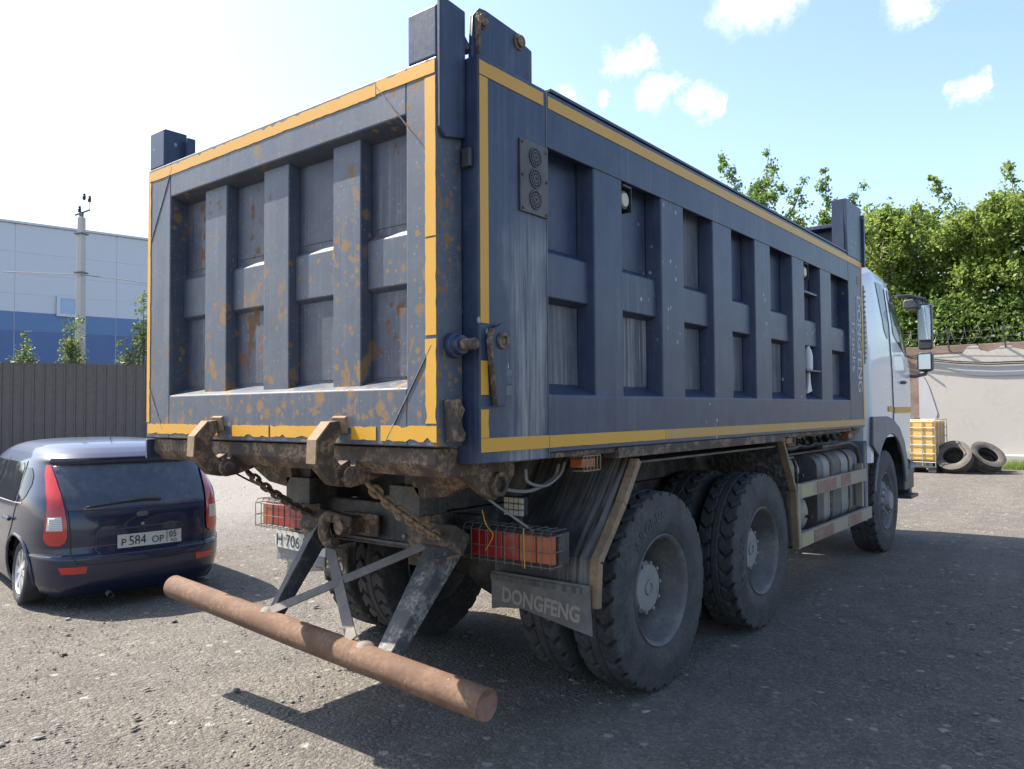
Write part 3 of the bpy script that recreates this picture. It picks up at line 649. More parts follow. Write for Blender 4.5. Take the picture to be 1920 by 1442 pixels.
# ---- tail lights in wire cages
def tail_light(x0, x1, segs, name_mat):
    k = sub_empty('tail_light', T); y = .80; z0, z1 = .86, .995; w_ = (x1-x0)/len(segs)
    MB().box(x0-.01, x1+.01, y+.002, y+.09, z0-.01, z1+.012).build('housing', 'black', k, .006)
    for i, sname in enumerate(segs):
        MB().box(x0+i*w_+.002, x0+(i+1)*w_-.002, y-.03, y, z0, z1).build('lens', sname, k, .006)
    c = MB(); r_ = .0028; ya, yb = y-.075, y+.06; za, zb = z0-.015, z1+.03
    n = 10
    for i in range(n+1):
        x = x0-.012+(x1-x0+.024)*i/n
        c.tube([(x,yb,zb),(x,ya+.02,zb),(x,ya,zb-.02),(x,ya,za),(x,yb-.05,za)], r_, 5)
    for z in (zb-.025, (za+zb)/2-.01, za+.01): c.tube([(x0-.014,yb-.04,z),(x0-.014,ya,z),(x1+.014,ya,z),(x1+.014,yb-.04,z)], r_, 5)
    for yy in (yb-.03, ya+.03): c.tube([(x0-.014,yy,zb),(x1+.014,yy,zb)], r_, 5)
    c.build('guard_cage', 'wire', k)
    MB().bar((x0 if x0 > 0 else x1, y+.06, 1.0), (x0-.18 if x0 > 0 else x1+.18, y+.06, 1.0), .06, .10).build('bracket', 'black', k, .004)
tail_light(.65, 1.17, ['red_lens','red_lens','red_lens','orange_lens','orange_lens'], None)
tail_light(-1.19, -.59, ['orange_lens','red_lens','red_lens','red_lens','clear_lens'], None)
MB().tube(curve([(.78,.71,1.10),(.80,.715,1.03),(.84,.72,.98),(.79,.722,.9)]), .0025, 5).build('wire_tie', 'tape', T)
MB().tube(curve([(1.03,.722,1.03),(1.035,.722,.84)]), .0025, 5).build('wire_tie', 'tape', T)
MB().box(.64, .675, .782, .80, .86, .975).build('white_reflector', 'clear_lens', T, .003)
# work lamp
wl = sub_empty('work_lamp', T)
MB().box(.745, .875, .93, .965, 1.05, 1.15).build('housing', 'black', wl, .008)
for i in range(4):
    for j in range(3):
        MB().box(.745+.0325*i+.002, .745+.0325*(i+1)-.002, .918, .9295, 1.052+.032*j, 1.052+.032*(j+1)-.003).build('lens', 'lamp_lens', wl, .004)
MB().box(.80, .82, .965, .985, 0.99, 1.14).build('bracket', 'black', wl)
wl = sub_empty('work_lamp', T)
MB().box(-.62, -.50, .86, .89, 1.06, 1.22).build('housing', 'black', wl, .006)
MB().box(-.575, -.545, .865, .885, 1.0, 1.06).build('bracket', 'black', wl)
MB().tube(curve([(-.50,.88,1.13),(-.45,.86,1.06),(-.44,.84,1.0)]), .006, 6).build('cable', 'black', wl)
# loose air lines and cables under the corner
MB().tube(curve([(.90,.5,1.30),(.92,.62,1.235),(1.0,.80,1.20),(1.02,.98,1.25),(1.03,1.02,1.32)]), .009, 7).build('air_line', 'hub', T)
MB().tube(curve([(1.0,.78,1.31),(1.0,.80,1.245),(1.03,.9,1.22),(1.05,1.0,1.27),(1.06,1.03,1.33)]), .008, 7).build('air_line', 'hub', T)
MB().tube(curve([(.86,.46,1.29),(.9,.6,1.18),(1.02,.82,1.0)]), .006, 6).build('cable', 'hub', T)
MB().tube(curve([(-.62,.10,1.33),(-.70,.35,1.2),(-.78,.82,1.0)]), .006, 6).build('cable', 'black', T)
# side marker lamps
def marker(y, z):
    k = sub_empty('marker_lamp', T)
    MB().box(BX-.09, BX-.02, y-.06, y+.06, z-.022, z+.022).build('lens', 'orange_lens', k, .004)
    c = MB()
    for i in range(6): yy = y-.075+.15*i/5; c.tube([(BX-.06,yy,z+.036),(BX+.0,yy,z+.036),(BX+.0,yy,z-.036),(BX-.06,yy,z-.036)], .0035, 5)
    for zz in (z-.036, z+.036): c.tube([(BX,y-.075,zz),(BX,y+.075,zz)], .0035, 5)
    c.build('guard_cage', 'rust_light', k); MB().box(BX-.1, BX-.05, y-.05, y+.05, z+.02, z+.06).build('bracket', 'rust', k)
marker(.99, 1.335); marker(3.86, 1.34); marker(5.55, 1.33)
# ---- mudguards and flaps
def arch(pts, x0, x1, th):
    m_ = MB(); n = len(pts)
    for i in range(n-1):
        (ya, za), (yb, zb) = pts[i], pts[i+1]; d = Vector((yb-ya, zb-za)).normalized(); nx, nz_ = -d.y*th, d.x*th
        m_.prism([(ya,za),(yb,zb),(yb+nx,zb+nz_),(ya+nx,za+nz_)], 'x', x0, x1)
    return m_
RB = [(1.46,1.335),(1.30,1.12),(1.055,.85),(1.035,.62)]
for s in (1, -1):
    a, b_ = sorted((s*.58, s*1.20)); e0, e1 = sorted((s*1.2005, s*1.255))
    arch(RB, a, b_, .012).build('mudguard', 'guard', T)
    arch([(y-.02, z) for y, z in RB], e0, e1, .04).build('mudguard_edge', 'rust_light', T, .004)
    arch([(3.66,1.335),(3.92,.94),(3.96,.5)], a, b_, .012).build('mudguard', 'flap', T)
    arch([(3.66,1.335),(3.92,.94),(3.965,.5)], e0, e1, .03).build('mudguard_edge', 'rust_light', T, .004)
    MB().box(a, b_, 1.47, 3.65, 1.30, 1.312).build('mudguard', 'black', T)
    fl = MB().prism([(s*.60,.735),(s*1.222,.735),(s*1.235,.49),(s*.80,.56),(s*.66,.545),(s*.60,.53)], 'y', .99, 1.003).build('mud_flap', 'flapgrey', T, .002)
    MB().box(a+.02, b_-.02, .982, .989, .69, .72).build('clamp_strip', 'flap', fl)
    if s > 0: text('flap_lettering', 'DONGFENG', .108, 'letter', fl, (.67,.9885,.585), (.985,0,-.075), (0,0,1), .001, sx=.83, bold=.0035)
    else: text('flap_lettering', 'DONGFENG', .118, 'letter', fl, (-1.18,.9885,.58), (1,0,0), (0,0,1), .001, sx=.83, bold=.0035)
# number plate, left of the frame
pl = MB().prism([(-1.06,.835),(-.54,.82),(-.54,.708),(-1.06,.723)], 'y', .775, .779).build('number_plate', 'plate_white', T)
text('plate_characters', 'H 706 K', .108, 'ink', pl, (-1.045,.7745,.738), (1,0,-.03), (0,0,1), .0006, sx=.92)
MB().box(-1.05, -.56, .785, .80, .64, .83).build('plate_bracket', 'hub', T)
# ---- axles
for y in (1.81, 3.36):
    MB().tube([(-.9,y,.555),(-.35,y,.555),(-.22,y,.56),(-.12,y,.58),(0,y,.6),(.12,y,.58),(.22,y,.56),(.35,y,.555),(.9,y,.555)], [.09,.09,.12,.2,.24,.2,.12,.09,.09], 20).build('axle', 'black', T)
MB().lathe([(.02,-.02),(.09,.0),(.15,.03),(.165,.08),(.165,.24)], (.66,1.12,.70), 'y', 24, True, True).build('brake_chamber', 'tank_dark', T)
MB().tube(curve([(.5,1.3,.7),(.62,1.25,.75),(.72,1.4,.62)]), .012, 6).build('air_line', 'black', T)
MB().tube([(-.9,7.13,.5),(.9,7.13,.5)], .07, 12).build('axle', 'black', T)
MB().box(-.36, .36, 2.2, 3.0, .5, .9).build('suspension_block', 'black', T, .02)
# ---- wheels
def tyre_mesh(name, Rr=.563, hw=.15, bead=.300, lugs=30, depth=.026):
    sub_ = 13; nth = lugs*sub_
    side = [(bead,.112),(bead+.012,.126),(bead+.04,.139),(bead+.085,.1485),(bead+.09,.1495),(bead+.13,.151),(bead+.135,.1495),(bead+.18,.146),(Rr-.062,.139),(Rr-.03,.134),(Rr-.012,.129)]
    tread = [t*.122 for t in np.linspace(1, -1, 27)]
    prof = [(r_, x*hw/.15) for r_, x in side]+[(None, x) for x in tread]+[(r_, -x*hw/.15) for r_, x in reversed(side)]
    vs = []
    for r_, x in prof:
        for k in range(nth):
            th_ = 2*math.pi*k/nth; rr = r_
            if r_ is None:
                rr = Rr-.006*(x/.122)**2
                ax = abs(x)/.122; ph = (k/sub_) % 1.0
                off = .34*(1-abs(ax-.62)/.38) if ax > .24 else 0
                if x < 0: off += .5
                p = (ph-off) % 1.0
                g = 0
                if ax > .26 and p < .21: g = 1
                if .2 < ax < .27: g = max(g, .35)
                rr -= depth*g
            elif r_ > Rr-.05:
                ph = ((k/sub_)+(.5 if x < 0 else 0)) % 1.0
                if ph < .21 and r_ > Rr-.02: rr -= depth*.55
            a = th_; vs.append((x*1.0, rr*math.cos(a), rr*math.sin(a)))
    n = len(prof); f = [(i*nth+k, i*nth+(k+1) % nth, (i+1)*nth+(k+1) % nth, (i+1)*nth+k) for i in range(n-1) for k in range(nth)]
    return MB().add(vs, f).mesh(name)
TYRE = tyre_mesh('tyre')
RIM_DEEP = MB().lathe([(.300,.112),(.318,.13),(.312,.138),(.300,.13),(.288,.11),(.278,.05),(.262,.03),(.245,-.06),(.235,-.10),(.18,-.115),(.14,-.118),(.14,-.14),(.27,-.14),(.30,-.11)], (0,0,0), 'x', 48).mesh('rim')
hb = MB().lathe([(.165,-.116),(.165,-.05),(.150,-.045),(.150,.02),(.138,.032),(.132,.040),(.10,.042),(.045,.042),(.042,.052),(.028,.054),(.026,.046),(.0,.046)], (0,0,0), 'x', 40)
for i in range(10):
    a = i*math.pi/5; hb.lathe([(.011,0),(.011,.012),(.006,.015)], (.033,.141*math.cos(a),.141*math.sin(a)), 'x', 8, True, True)
HUB_DEEP = hb.mesh('hub')
dk = MB(); N_ = 60; rr_ = [.300,.318,.312,.300,.285,.272,.25,.235]; xx_ = [.112,.13,.138,.13,.11,.07,.055,.06]
RIM_FRONT = MB().lathe(list(zip(rr_, xx_))+[(.215,.085),(.19,.105),(.165,.112),(.14,.108)], (0,0,0), 'x', 48).mesh('rim')
hb = MB().lathe([(.16,.10),(.16,.118),(.12,.13),(.11,.135),(.105,.17),(.09,.185),(.0,.187)], (0,0,0), 'x', 32)
for i in range(10):
    a = i*math.pi/5; hb.lathe([(.017,0),(.017,.03),(.01,.034)], (.116,.142*math.cos(a),.142*math.sin(a)), 'x', 8, True, True)
HUB_FRONT = hb.mesh('hub')
hb = MB()
for i in range(10):
    a = (i+.5)*math.pi/5; hb.lathe([(.0,.0006),(.024,.0006),(.024,0)], (.092,.205*math.cos(a),.205*math.sin(a)), 'x', 12)
HOLES = hb.mesh('hand_holes')
for me, mt_ in ((TYRE,'rubber'),(RIM_DEEP,'rim'),(HUB_DEEP,'hub'),(RIM_FRONT,'rim'),(HUB_FRONT,'hub'),(HOLES,'ink')):
    me.materials.append(MAT[mt_]); me.shade_smooth(); me.set_sharp_from_angle(angle=R(38))
def raw(name, me, parent, loc, rot=(0, 0, 0)):
    o = bpy.data.objects.new(name, me); COL.objects.link(o); o.parent = parent; o.location = loc; o.rotation_euler = rot; return o
def wheel(x, y, kind, spin):
    w_ = sub_empty('wheel', T); s = 1 if x > 0 else -1; rot = (spin, 0, 0) if s > 0 else (spin, 0, math.pi); z = .561
    raw('tyre', TYRE, w_, (x,y,z), rot)
    if kind == 'outer': raw('rim', RIM_DEEP, w_, (x,y,z), rot); raw('hub', HUB_DEEP, w_, (x,y,z), rot)
    elif kind == 'inner': raw('rim', RIM_DEEP, w_, (x,y,z), (rot[0], 0, rot[2]+math.pi))
    else:
        raw('rim', RIM_FRONT, w_, (x,y,z), rot); raw('hub', HUB_FRONT, w_, (x,y,z), rot); raw('hand_holes', HOLES, w_, (x,y,z), rot)
    return w_
w_rear = wheel(1.06, 1.81, 'outer', .1); wheel(.70, 1.81, 'inner', .4); wheel(-1.06, 1.81, 'outer', .7); wheel(-.70, 1.81, 'inner', .2)
w_mid = wheel(1.06, 3.36, 'outer', .9); wheel(.70, 3.36, 'inner', .3); wheel(-1.06, 3.36, 'outer', .5); wheel(-.70, 3.36, 'inner', .6)
wheel(1.04, 7.13, 'front', .15); wheel(-1.04, 7.13, 'front', .6)
for (w_, y, a0) in ((w_rear, 1.81, 2.38), (w_mid, 3.36, 3.6)):
    for i, ch in enumerate('AEOLUS'):
        a = a0-.155*i; r_ = .405; rad = Vector((0, math.cos(a), math.sin(a))); tan = Vector((0, math.sin(a), -math.cos(a)))
        text('tyre_lettering', ch, .075, 'dark_plastic', w_, Vector((1.2112, y, .561))+rad*r_-tan*.025, tan, rad, .0022)
# ---- tanks and side guard between the axles
def roundbox(x0, x1, y0, y1, z0, z1, r_, n=5):
    pts = []
    for cx, cz, a0 in ((x1-r_,z1-r_,0),(x0+r_,z1-r_,90),(x0+r_,z0+r_,180),(x1-r_,z0+r_,270)):
        for i in range(n+1): a = R(a0+90*i/n); pts.append((cx+r_*math.cos(a), cz+r_*math.sin(a)))
    return MB().prism(pts, 'y', y0, y1)
ft = roundbox(.52, 1.10, 4.95, 6.28, .50, 1.17, .12).build('fuel_tank', 'tank', T, .01)
roundbox(.515, 1.106, 4.93, 5.12, .495, 1.176, .12).build('tank_end_band', 'tank_dark', ft, .006)
for y in (5.32, 5.62, 5.92): roundbox(.512, 1.109, y, y+.035, .492, 1.178, .125).build('tank_strap', 'rust', ft)
roundbox(.51, 1.112, 5.36, 5.61, .489, 1.181, .127).build('tank_wrap', 'flapgrey', ft)
def air_tank(y, z, r_):
    k = sub_empty('air_tank', T)
    MB().lathe([(r_*.98,-.4),(r_,-.05),(r_*.96,-.015),(r_*.8,.02),(r_*.5,.042),(.0,.05)], (1.05,y,z), 'x', 28, True).build('shell', 'tank', k)
    MB().lathe([(r_*1.02,-.09),(r_*1.02,-.055)], (1.05,y,z), 'x', 28).build('band', 'black', k)
    MB().tube([(1.10,y,z-.02),(1.15,y,z-.02)], .014, 8).build('drain_valve', 'black', k)
air_tank(4.42, 1.05, .135); air_tank(4.30, .67, .135); air_tank(4.62, .68, .155)
MB().box(.5, 1.0, 4.1, 4.9, .87, .9).build('tank_shelf', 'black', T)
sg = sub_empty('side_guard', T)
MB().box(1.19, 1.235, 4.08, 6.08, .865, .985).build('rail', 'tan', sg, .006)
MB().box(1.19, 1.235, 4.08, 6.26, .475, .59).build('rail', 'tan', sg, .006)
for y, z0, z1, m_ in ((4.02,.47,1.0,'tan'), (6.09,.60,1.03,'tan')):
    MB().box(1.13, 1.188, y, y+.055, z0, z1).build('post', m_, sg, .004)
MB().box(1.10, 1.236, 4.02, 4.078, .475, .99).build('post', 'tan', sg, .004)
MB().box(1.02, 1.128, 4.02, 4.075, .474, .72).build('post', 'rust', sg, .004)
for y0, y1, z in ((4.5,5.05,.925),(5.2,5.5,.93),(4.4,4.95,.53),(5.4,5.85,.535)):
    MB().box(1.2352, 1.2375, y0, y1, z-.05, z+.05).build('red_marking', 'redstripe', sg)
for y0, y1, z in ((4.1,4.4,.925),(4.1,4.38,.53)):
    MB().box(1.2352, 1.237, y0, y1, z-.05, z+.05).build('yellow_marking', 'palemark', sg)
MB().tube([(1.14,4.0,1.19),(1.14,4.18,1.19),(1.14,4.26,1.12),(1.14,4.28,.98)], .014, 8).build('tank_hoop', 'black', T)
MB().tube([(1.12,5.0,1.24),(1.12,5.9,1.25),(1.13,6.1,1.2),(1.14,6.17,1.08),(1.14,6.18,.6)], .02, 8).build('tank_hoop', 'black', T)
rb = random.Random(9)
for i in range(9):
    y = 4.2+.22*i; MB().tube(curve([(.9+rb.uniform(-.1,.15),y,1.3),(.95,y+rb.uniform(.1,.3),1.24+rb.uniform(0,.05)),(1.0,y+.5,1.25),(.95,y+.6,1.32)], 4), .012+rb.uniform(0,.012), 6).build('hose', 'black', T)
MB().box(.55, 1.0, 4.0, 6.3, 1.185, 1.2).build('hose_tray', 'black', T)

# ---- cab
def cabbody():
    # sections along y: (y, half width bottom, half width belt, half width roof, z bottom, z roof)
    sec = [(6.34,1.14,1.15,1.06,1.02,3.0),(6.40,1.20,1.205,1.13,1.02,3.11),(6.75,1.22,1.225,1.16,1.02,3.19),(7.35,1.22,1.23,1.16,1.02,3.16),(7.85,1.22,1.23,1.12,1.02,3.02),(8.15,1.215,1.225,1.05,.95,2.82),(8.36,1.17,1.18,.92,.75,2.40),(8.47,1.10,1.12,.85,.62,2.0),(8.50,1.05,1.06,.8,.6,1.72)]
    prof = []
    for y, wb, wm, wr, zb, zt in sec:
        h = zt-zb; zm = min(2.02, zb+h*.6)
        pts = [(wb,zb),(wm,zb+(zm-zb)*.5),(wm,zm),(wm*.72+wr*.28,zm+(zt-zm)*.45),(wr*1.0,zt-.14*min(1, h/2)),(wr*.93,zt-.045),(wr*.75,zt-.008),(0,zt)]
        prof.append([(x, y, z) for x, z in pts]+[(-x, y, z) for x, z in reversed(pts[:-1])])
    n = len(prof[0]); vs = sum(prof, []); f = []
    for i in range(len(prof)-1):
        for k in range(n-1): f.append((i*n+k, i*n+k+1, (i+1)*n+k+1, (i+1)*n+k))
    f.append(tuple(range(n))); f.append(tuple(range((len(prof)-1)*n, len(prof)*n)))
    return MB().add(vs, f)
cb = cabbody(); cme = cb.mesh('cab')
# cut the wheel arch out of the side
bm = bmesh.new(); bm.from_mesh(cme); bmesh.ops.subdivide_edges(bm, edges=bm.edges, cuts=3, use_grid_fill=True, smooth=0)
kill = [f for f in bm.faces if abs(f.calc_center_median().x) > .55 and math.hypot(f.calc_center_median().y-7.13, f.calc_center_median().z-.62) < .76 and f.calc_center_median().z < 1.32]
bmesh.ops.delete(bm, geom=kill, context='FACES'); bm.to_mesh(cme); bm.free()
cab = link('cab', cme, 'white_cab', T, 0, 40)
cbvh = BVHTree.FromPolygons([v.co[:] for v in cme.vertices], [p.vertices[:] for p in cme.polygons])
def cab_patch(name, rows, mat, off=.006, nu=8, nv=12, parent=None):
    zs = np.linspace(rows[0][0], rows[-1][0], nv+1); R_ = np.array(rows)
    v = []
    for z in zs:
        a = np.interp(z, R_[:, 0], R_[:, 1]); b_ = np.interp(z, R_[:, 0], R_[:, 2])
        for i in range(nu+1):
            y = a+(b_-a)*i/nu; h = cbvh.ray_cast(Vector((3, y, z)), Vector((-1, 0, 0)))
            v.append((h[0].x+off if h[0] else 1.15, y, z))
    f = [(j*(nu+1)+i, j*(nu+1)+i+1, (j+1)*(nu+1)+i+1, (j+1)*(nu+1)+i) for j in range(nv) for i in range(nu)]
    return MB().add(v, f).build(name, mat, parent or cab, 0, 60)
cab_patch('quarter_window', [(2.36,7.12,7.16),(2.46,7.0,7.18),(2.97,6.84,7.12)], 'glass_dark')
dr = cab_patch('door', [(1.30,7.28,8.05),(1.60,7.28,8.16),(2.2,7.24,8.14),(2.55,7.22,7.98),(2.95,7.2,7.72)], 'white_cab', .010)
cab_patch('door_window', [(2.20,8.02,8.10),(2.30,7.70,8.09),(2.42,7.36,8.06),(2.93,7.28,7.74)], 'cab_glass', .016, parent=dr)
MB().tube([(1.245,7.62,1.88),(1.265,7.66,1.89),(1.265,7.76,1.89),(1.245,7.80,1.88)], .016, 8).build('door_handle', 'dark_plastic', dr)
cab_patch('stripe', [(1.55,7.05,7.27),(1.61,7.05,7.27)], 'tape', .006, 4, 2)
cab_patch('stripe', [(1.53,7.29,8.15),(1.60,7.29,8.15)], 'tape', .014, 8, 2, dr)
for sgn in (1,):
    MB().tube([(1.225,7.13+.715*math.cos(a),.60+.715*math.sin(a)) for a in [R(10+i*8) for i in range(21)]], .016, 8).build('wheel_arch_lip', 'fender_blue', cab)
MB().prism([(6.36,1.20),(6.38,1.50),(7.0,1.50),(7.25,1.47),(7.55,1.37),(7.78,1.2),(7.92,.98),(7.96,.80)]+[(7.13+.715*math.cos(R(a)),.60+.715*math.sin(R(a))) for a in (14,30,46,62,78,94,110,126,138)], 'x', 1.205, 1.238).build('arch_panel', 'fender_blue', cab, .01)
MB().box(-1.1, 1.1, 6.45, 8.2, .96, 1.02).build('cab_floor', 'black', cab)
for sx_ in (1, -1):
    al = [(7.13+.79*math.cos(a), .62+.79*math.sin(a)) for a in [R(15+i*7.5) for i in range(21)]]; n_ = len(al)
    MB().add([(sx_*.55, y, z) for y, z in al]+[(sx_*1.17, y, z) for y, z in al], [(i, i+1, n_+i+1, n_+i) for i in range(n_-1)]).build('arch_liner', 'black', cab)
# grille/snorkel box behind the cab
mb = MB(); mb.box(1.0, 1.19, 6.12, 6.32, 2.05, 2.86)
for i in range(14): mb.box(.99, 1.20, 6.11, 6.33, 2.10+.053*i, 2.12+.053*i)
mb.build('intake_box', 'dark_plastic', T, .004)
MB().tube([(1.1,6.22,2.06),(1.12,6.22,1.7),(1.05,6.25,1.35)], .075, 12).build('intake_duct', 'rust_light', T)
MB().prism([(6.08,1.36),(6.32,1.36),(6.34,2.0),(6.2,2.02),(6.12,1.8)], 'x', .8, 1.12).build('air_cleaner', 'black', T, .02)
# mudguard behind the front wheel
MB().prism([(6.28,.42),(6.36,.42),(6.42,1.0),(6.62,1.24),(7.0,1.33),(7.0,1.38),(6.5,1.32),(6.28,1.22)], 'x', .84, 1.17).build('front_mudguard', 'fender_blue', T, .015)
# steps, bumper
MB().box(1.0, 1.20, 7.92, 8.42, .60, .95).build('entry_step', 'dark_plastic', cab, .02)
MB().box(1.14, 1.26, 7.95, 8.30, .86, .90).build('step_tread', 'hub', cab, .006)
MB().box(1.10, 1.25, 8.0, 8.40, .50, .54).build('step_tread', 'dark_plastic', cab, .006)
MB().box(-1.15, 1.15, 8.42, 8.56, .45, .80).build('bumper', 'dark_plastic', cab, .03)
MB().prism([(-.95,2.05),(.95,2.05),(.8,2.75),(-.8,2.75)], 'y', 8.36, 8.37).build('windscreen', 'glass_dark', cab).rotation_euler = (0, 0, 0)
# mirrors on the right
mr_ = sub_empty('wing_mirror', T)
roundbox(1.30, 1.46, 8.30, 8.40, 2.30, 2.86, .03).build('housing', 'dark_plastic', mr_, .02)
MB().box(1.315, 1.445, 8.292, 8.299, 2.42, 2.84).build('glass', 'mirror', mr_)
roundbox(1.29, 1.46, 8.28, 8.40, 2.03, 2.27, .05).build('housing', 'dark_plastic', mr_, .02)
MB().box(1.31, 1.44, 8.272, 8.279, 2.06, 2.24).build('glass', 'mirror', mr_)
MB().tube([(1.14,7.95,2.93),(1.25,8.15,2.95),(1.38,8.35,2.92),(1.38,8.36,2.85)], .022, 8).build('arm', 'dark_plastic', mr_)
MB().tube([(1.2,8.1,1.98),(1.28,8.2,1.97),(1.37,8.34,2.0),(1.38,8.35,2.05)], .022, 8).build('arm', 'dark_plastic', mr_)
roundbox(1.16, 1.34, 8.20, 8.44, 2.80, 2.92, .04).build('kerb_mirror', 'dark_plastic', mr_, .02)
# upturned bottle wedged in the sixth bay
bo = MB().lathe([(.0,.0),(.038,.002),(.04,.02),(.04,.12),(.03,.17),(.016,.19),(.016,.22),(.0,.222)], (BX-.055,4.45,1.9165), 'z', 16).build('plastic_bottle', 'white_plastic')
tag(bo, 'clear-white plastic bottle on the small shelf in the truck side', 'bottle')
rg_ = MB().prism([(4.40,1.72),(4.52,1.74),(4.49,1.80),(4.475,1.898),(4.44,1.898),(4.43,1.80)], 'x', BX-.06, BX-.045).build('white_rag', 'white_plastic')
tag(rg_, 'white rag hanging below the bottle shelf in the truck side', 'rag')
# ================================================================== THE CAR
car = empty('hatchback_car', (-3.23, .985, 0), (0, 0, math.atan2(.988, .15)-0+0))
tag(car, 'lowered dark navy hatchback car parked tail-on beside the truck', 'car')
# car space: x to its right, y forward (rear bumper at 0), z up
car.rotation_euler = (0, 0, math.atan2(.988, .15))     # local x axis -> its right-hand side
LV = [  # z, y rear, y front, half width, exponent
 (.085,.16,3.80,.70,5),(.11,.06,3.88,.755,5.5),(.20,.015,3.93,.795,6),(.32,.0,3.96,.815,6),(.415,.0,3.97,.82,6),(.435,.012,3.97,.824,6),(.45,.045,3.96,.826,6),(.50,.055,3.95,.828,6),
 (.58,.055,3.93,.83,6),(.66,.06,3.90,.832,6),(.74,.07,3.82,.828,6),(.79,.085,3.66,.822,6),(.82,.10,3.45,.816,6),(.86,.125,3.12,.806,6),(.90,.15,2.90,.792,6),(1.0,.215,2.85,.762,5.6),(1.1,.28,2.70,.728,5.4),
 (1.17,.325,2.60,.702,5.2),(1.19,.30,2.57,.692,5.2),(1.21,.31,2.53,.68,5),(1.25,.39,2.46,.648,4.6),(1.29,.50,2.36,.60,4.0),(1.32,.64,2.24,.53,3.5),(1.34,.82,2.08,.43,3.1),(1.352,1.05,1.85,.27,2.6),(1.356,1.25,1.6,.1,2)]
LVa = np.array(LV); zz = np.concatenate([np.linspace(.085,.40,14)[:-1], np.linspace(.40,.52,13)[:-1], np.linspace(.52,1.15,26)[:-1], np.linspace(1.15,1.355,24)])
nth = 160; vs = []
for z in zz:
    yr, yf, w_, ex = [np.interp(z, LVa[:, 0], LVa[:, i]) for i in (1, 2, 3, 4)]
    cy_, hl = (yr+yf)/2, (yf-yr)/2
    for k in range(nth):
        a = 2*math.pi*k/nth; ca, sa = math.cos(a), math.sin(a)
        den = (abs(ca)**ex+abs(sa)**ex)**(1/ex)
        x_, y_ = w_*ca/den, hl*sa/den
        y_ *= 1-.028*abs(x_/w_)**2.0*(1 if sa < 0 else 1.6)      # bowed ends
        x_ *= 1-.055*max(0, -(y_)/hl-.55)**1.2                     # narrows to the tail
        vs.append((x_, cy_+y_, z))
nl = len(zz)
fs = [(i*nth+k, i*nth+(k+1) % nth, (i+1)*nth+(k+1) % nth, (i+1)*nth+k) for i in range(nl-1) for k in range(nth)]
fs.append(tuple((nl-1)*nth+k for k in range(nth))); fs.append(tuple(range(nth-1, -1, -1)))
allv = [Vector(v) for v in vs]
CB = BVHTree.FromPolygons(allv, fs)
WY = (.70, 3.12); WR = .265
def in_arch(f):
    c = sum((allv[i] for i in f), Vector())/len(f)
    return len(f) == 4 and abs(c.x) > .5 and any(math.hypot(c.y-wy, c.z-.265) < .315 for wy in WY)
cbm = MB().add(vs, [f for f in fs if not in_arch(f)])
cbody = cbm.build('body', 'car', car, 0, 50)
def cast(s, z, ang, off):
    """hit the body from outside; ang 0 = from behind, -90 = from its left side"""
    d = Vector((-math.sin(R(ang)), math.cos(R(ang)), 0)); pr = Vector((math.cos(R(ang)), math.sin(R(ang)), 0))
    c = Vector((0, .6, 0)) if abs(ang) < 89 else Vector((0, 0, 0))
    o_ = c+pr*s-d*4; o_.z = z
    h = CB.ray_cast(o_, d)
    if h[0] is None: return None
    n_ = h[1]
    if n_.dot(d) > 0: n_ = -n_
    return h[0]+n_*off
def cpatch(name, rows, mat, ang=0, off=.004, nu=10, nv=14, parent=None):
    R_ = np.array(rows, float); zs = np.linspace(R_[0, 0], R_[-1, 0], nv+1); v = []; ok = []
    for z in zs:
        a = np.interp(z, R_[:, 0], R_[:, 1]); b_ = np.interp(z, R_[:, 0], R_[:, 2])
        for i in range(nu+1):
            p = cast(a+(b_-a)*i/nu, z, ang, off); ok.append(p is not None); v.append(p or Vector((0, 1, .6)))
    f = [q for q in [(j*(nu+1)+i, j*(nu+1)+i+1, (j+1)*(nu+1)+i+1, (j+1)*(nu+1)+i) for j in range(nv) for i in range(nu)] if all(ok[i] for i in q)]
    return MB().add(v, f).build(name, mat, parent or car, 0, 60)
def cline(name, pts, mat, r_=.004, ang=0, off=.001, parent=None, closed=False):
    q = []
    for i in range(len(pts)-1):
        for t in np.linspace(0, 1, 7)[:-1]:
            q.append((pts[i][0]+(pts[i+1][0]-pts[i][0])*t, pts[i][1]+(pts[i+1][1]-pts[i][1])*t))
    q.append(pts[-1])
    P = [p for p in (cast(s, z, ang, off) for s, z in q) if p is not None]
    return MB().tube(P, r_, 6).build(name, mat, parent or car)
# tailgate glass, seams, handle recess
hatch = cpatch('rear_window', [(.80,-.545,.545),(.83,-.55,.55),(1.0,-.562,.562),(1.12,-.565,.565),(1.155,-.54,.54)], 'glass_dust', 0, .005, 16, 16)
cline('tailgate_seam', [(-.548,.80),(-.535,.60),(-.535,.44),(-.50,.385),(-.42,.368),(0,.36),(.42,.368),(.50,.385),(.535,.44),(.535,.60),(.548,.80)], 'ink', .0045)
cline('tailgate_seam', [(-.565,1.178),(0,1.18),(.565,1.178)], 'ink', .004)
cline('tailgate_fold', [(-.545,.80),(0,.79),(.545,.80)], 'car', .006)
cline('recess_edge', [(-.33,.62),(.30,.635),(.34,.60),(.33,.46),(.28,.435),(-.33,.435),(-.36,.47),(-.35,.6),(-.33,.62)], 'car', .0065)
cpatch('spoiler_lip', [(1.158,-.58,.58),(1.185,-.6,.6),(1.20,-.59,.59)], 'car', 0, .025, 20, 4)
cpatch('emblem', [(.715,-.035,.035),(.735,-.05,.05),(.755,-.035,.035)], 'rim', 0, .006, 6, 4)
cpatch('lock_button', [(.642,-.012,.012),(.664,-.012,.012)], 'chrome', 0, .008, 3, 3)
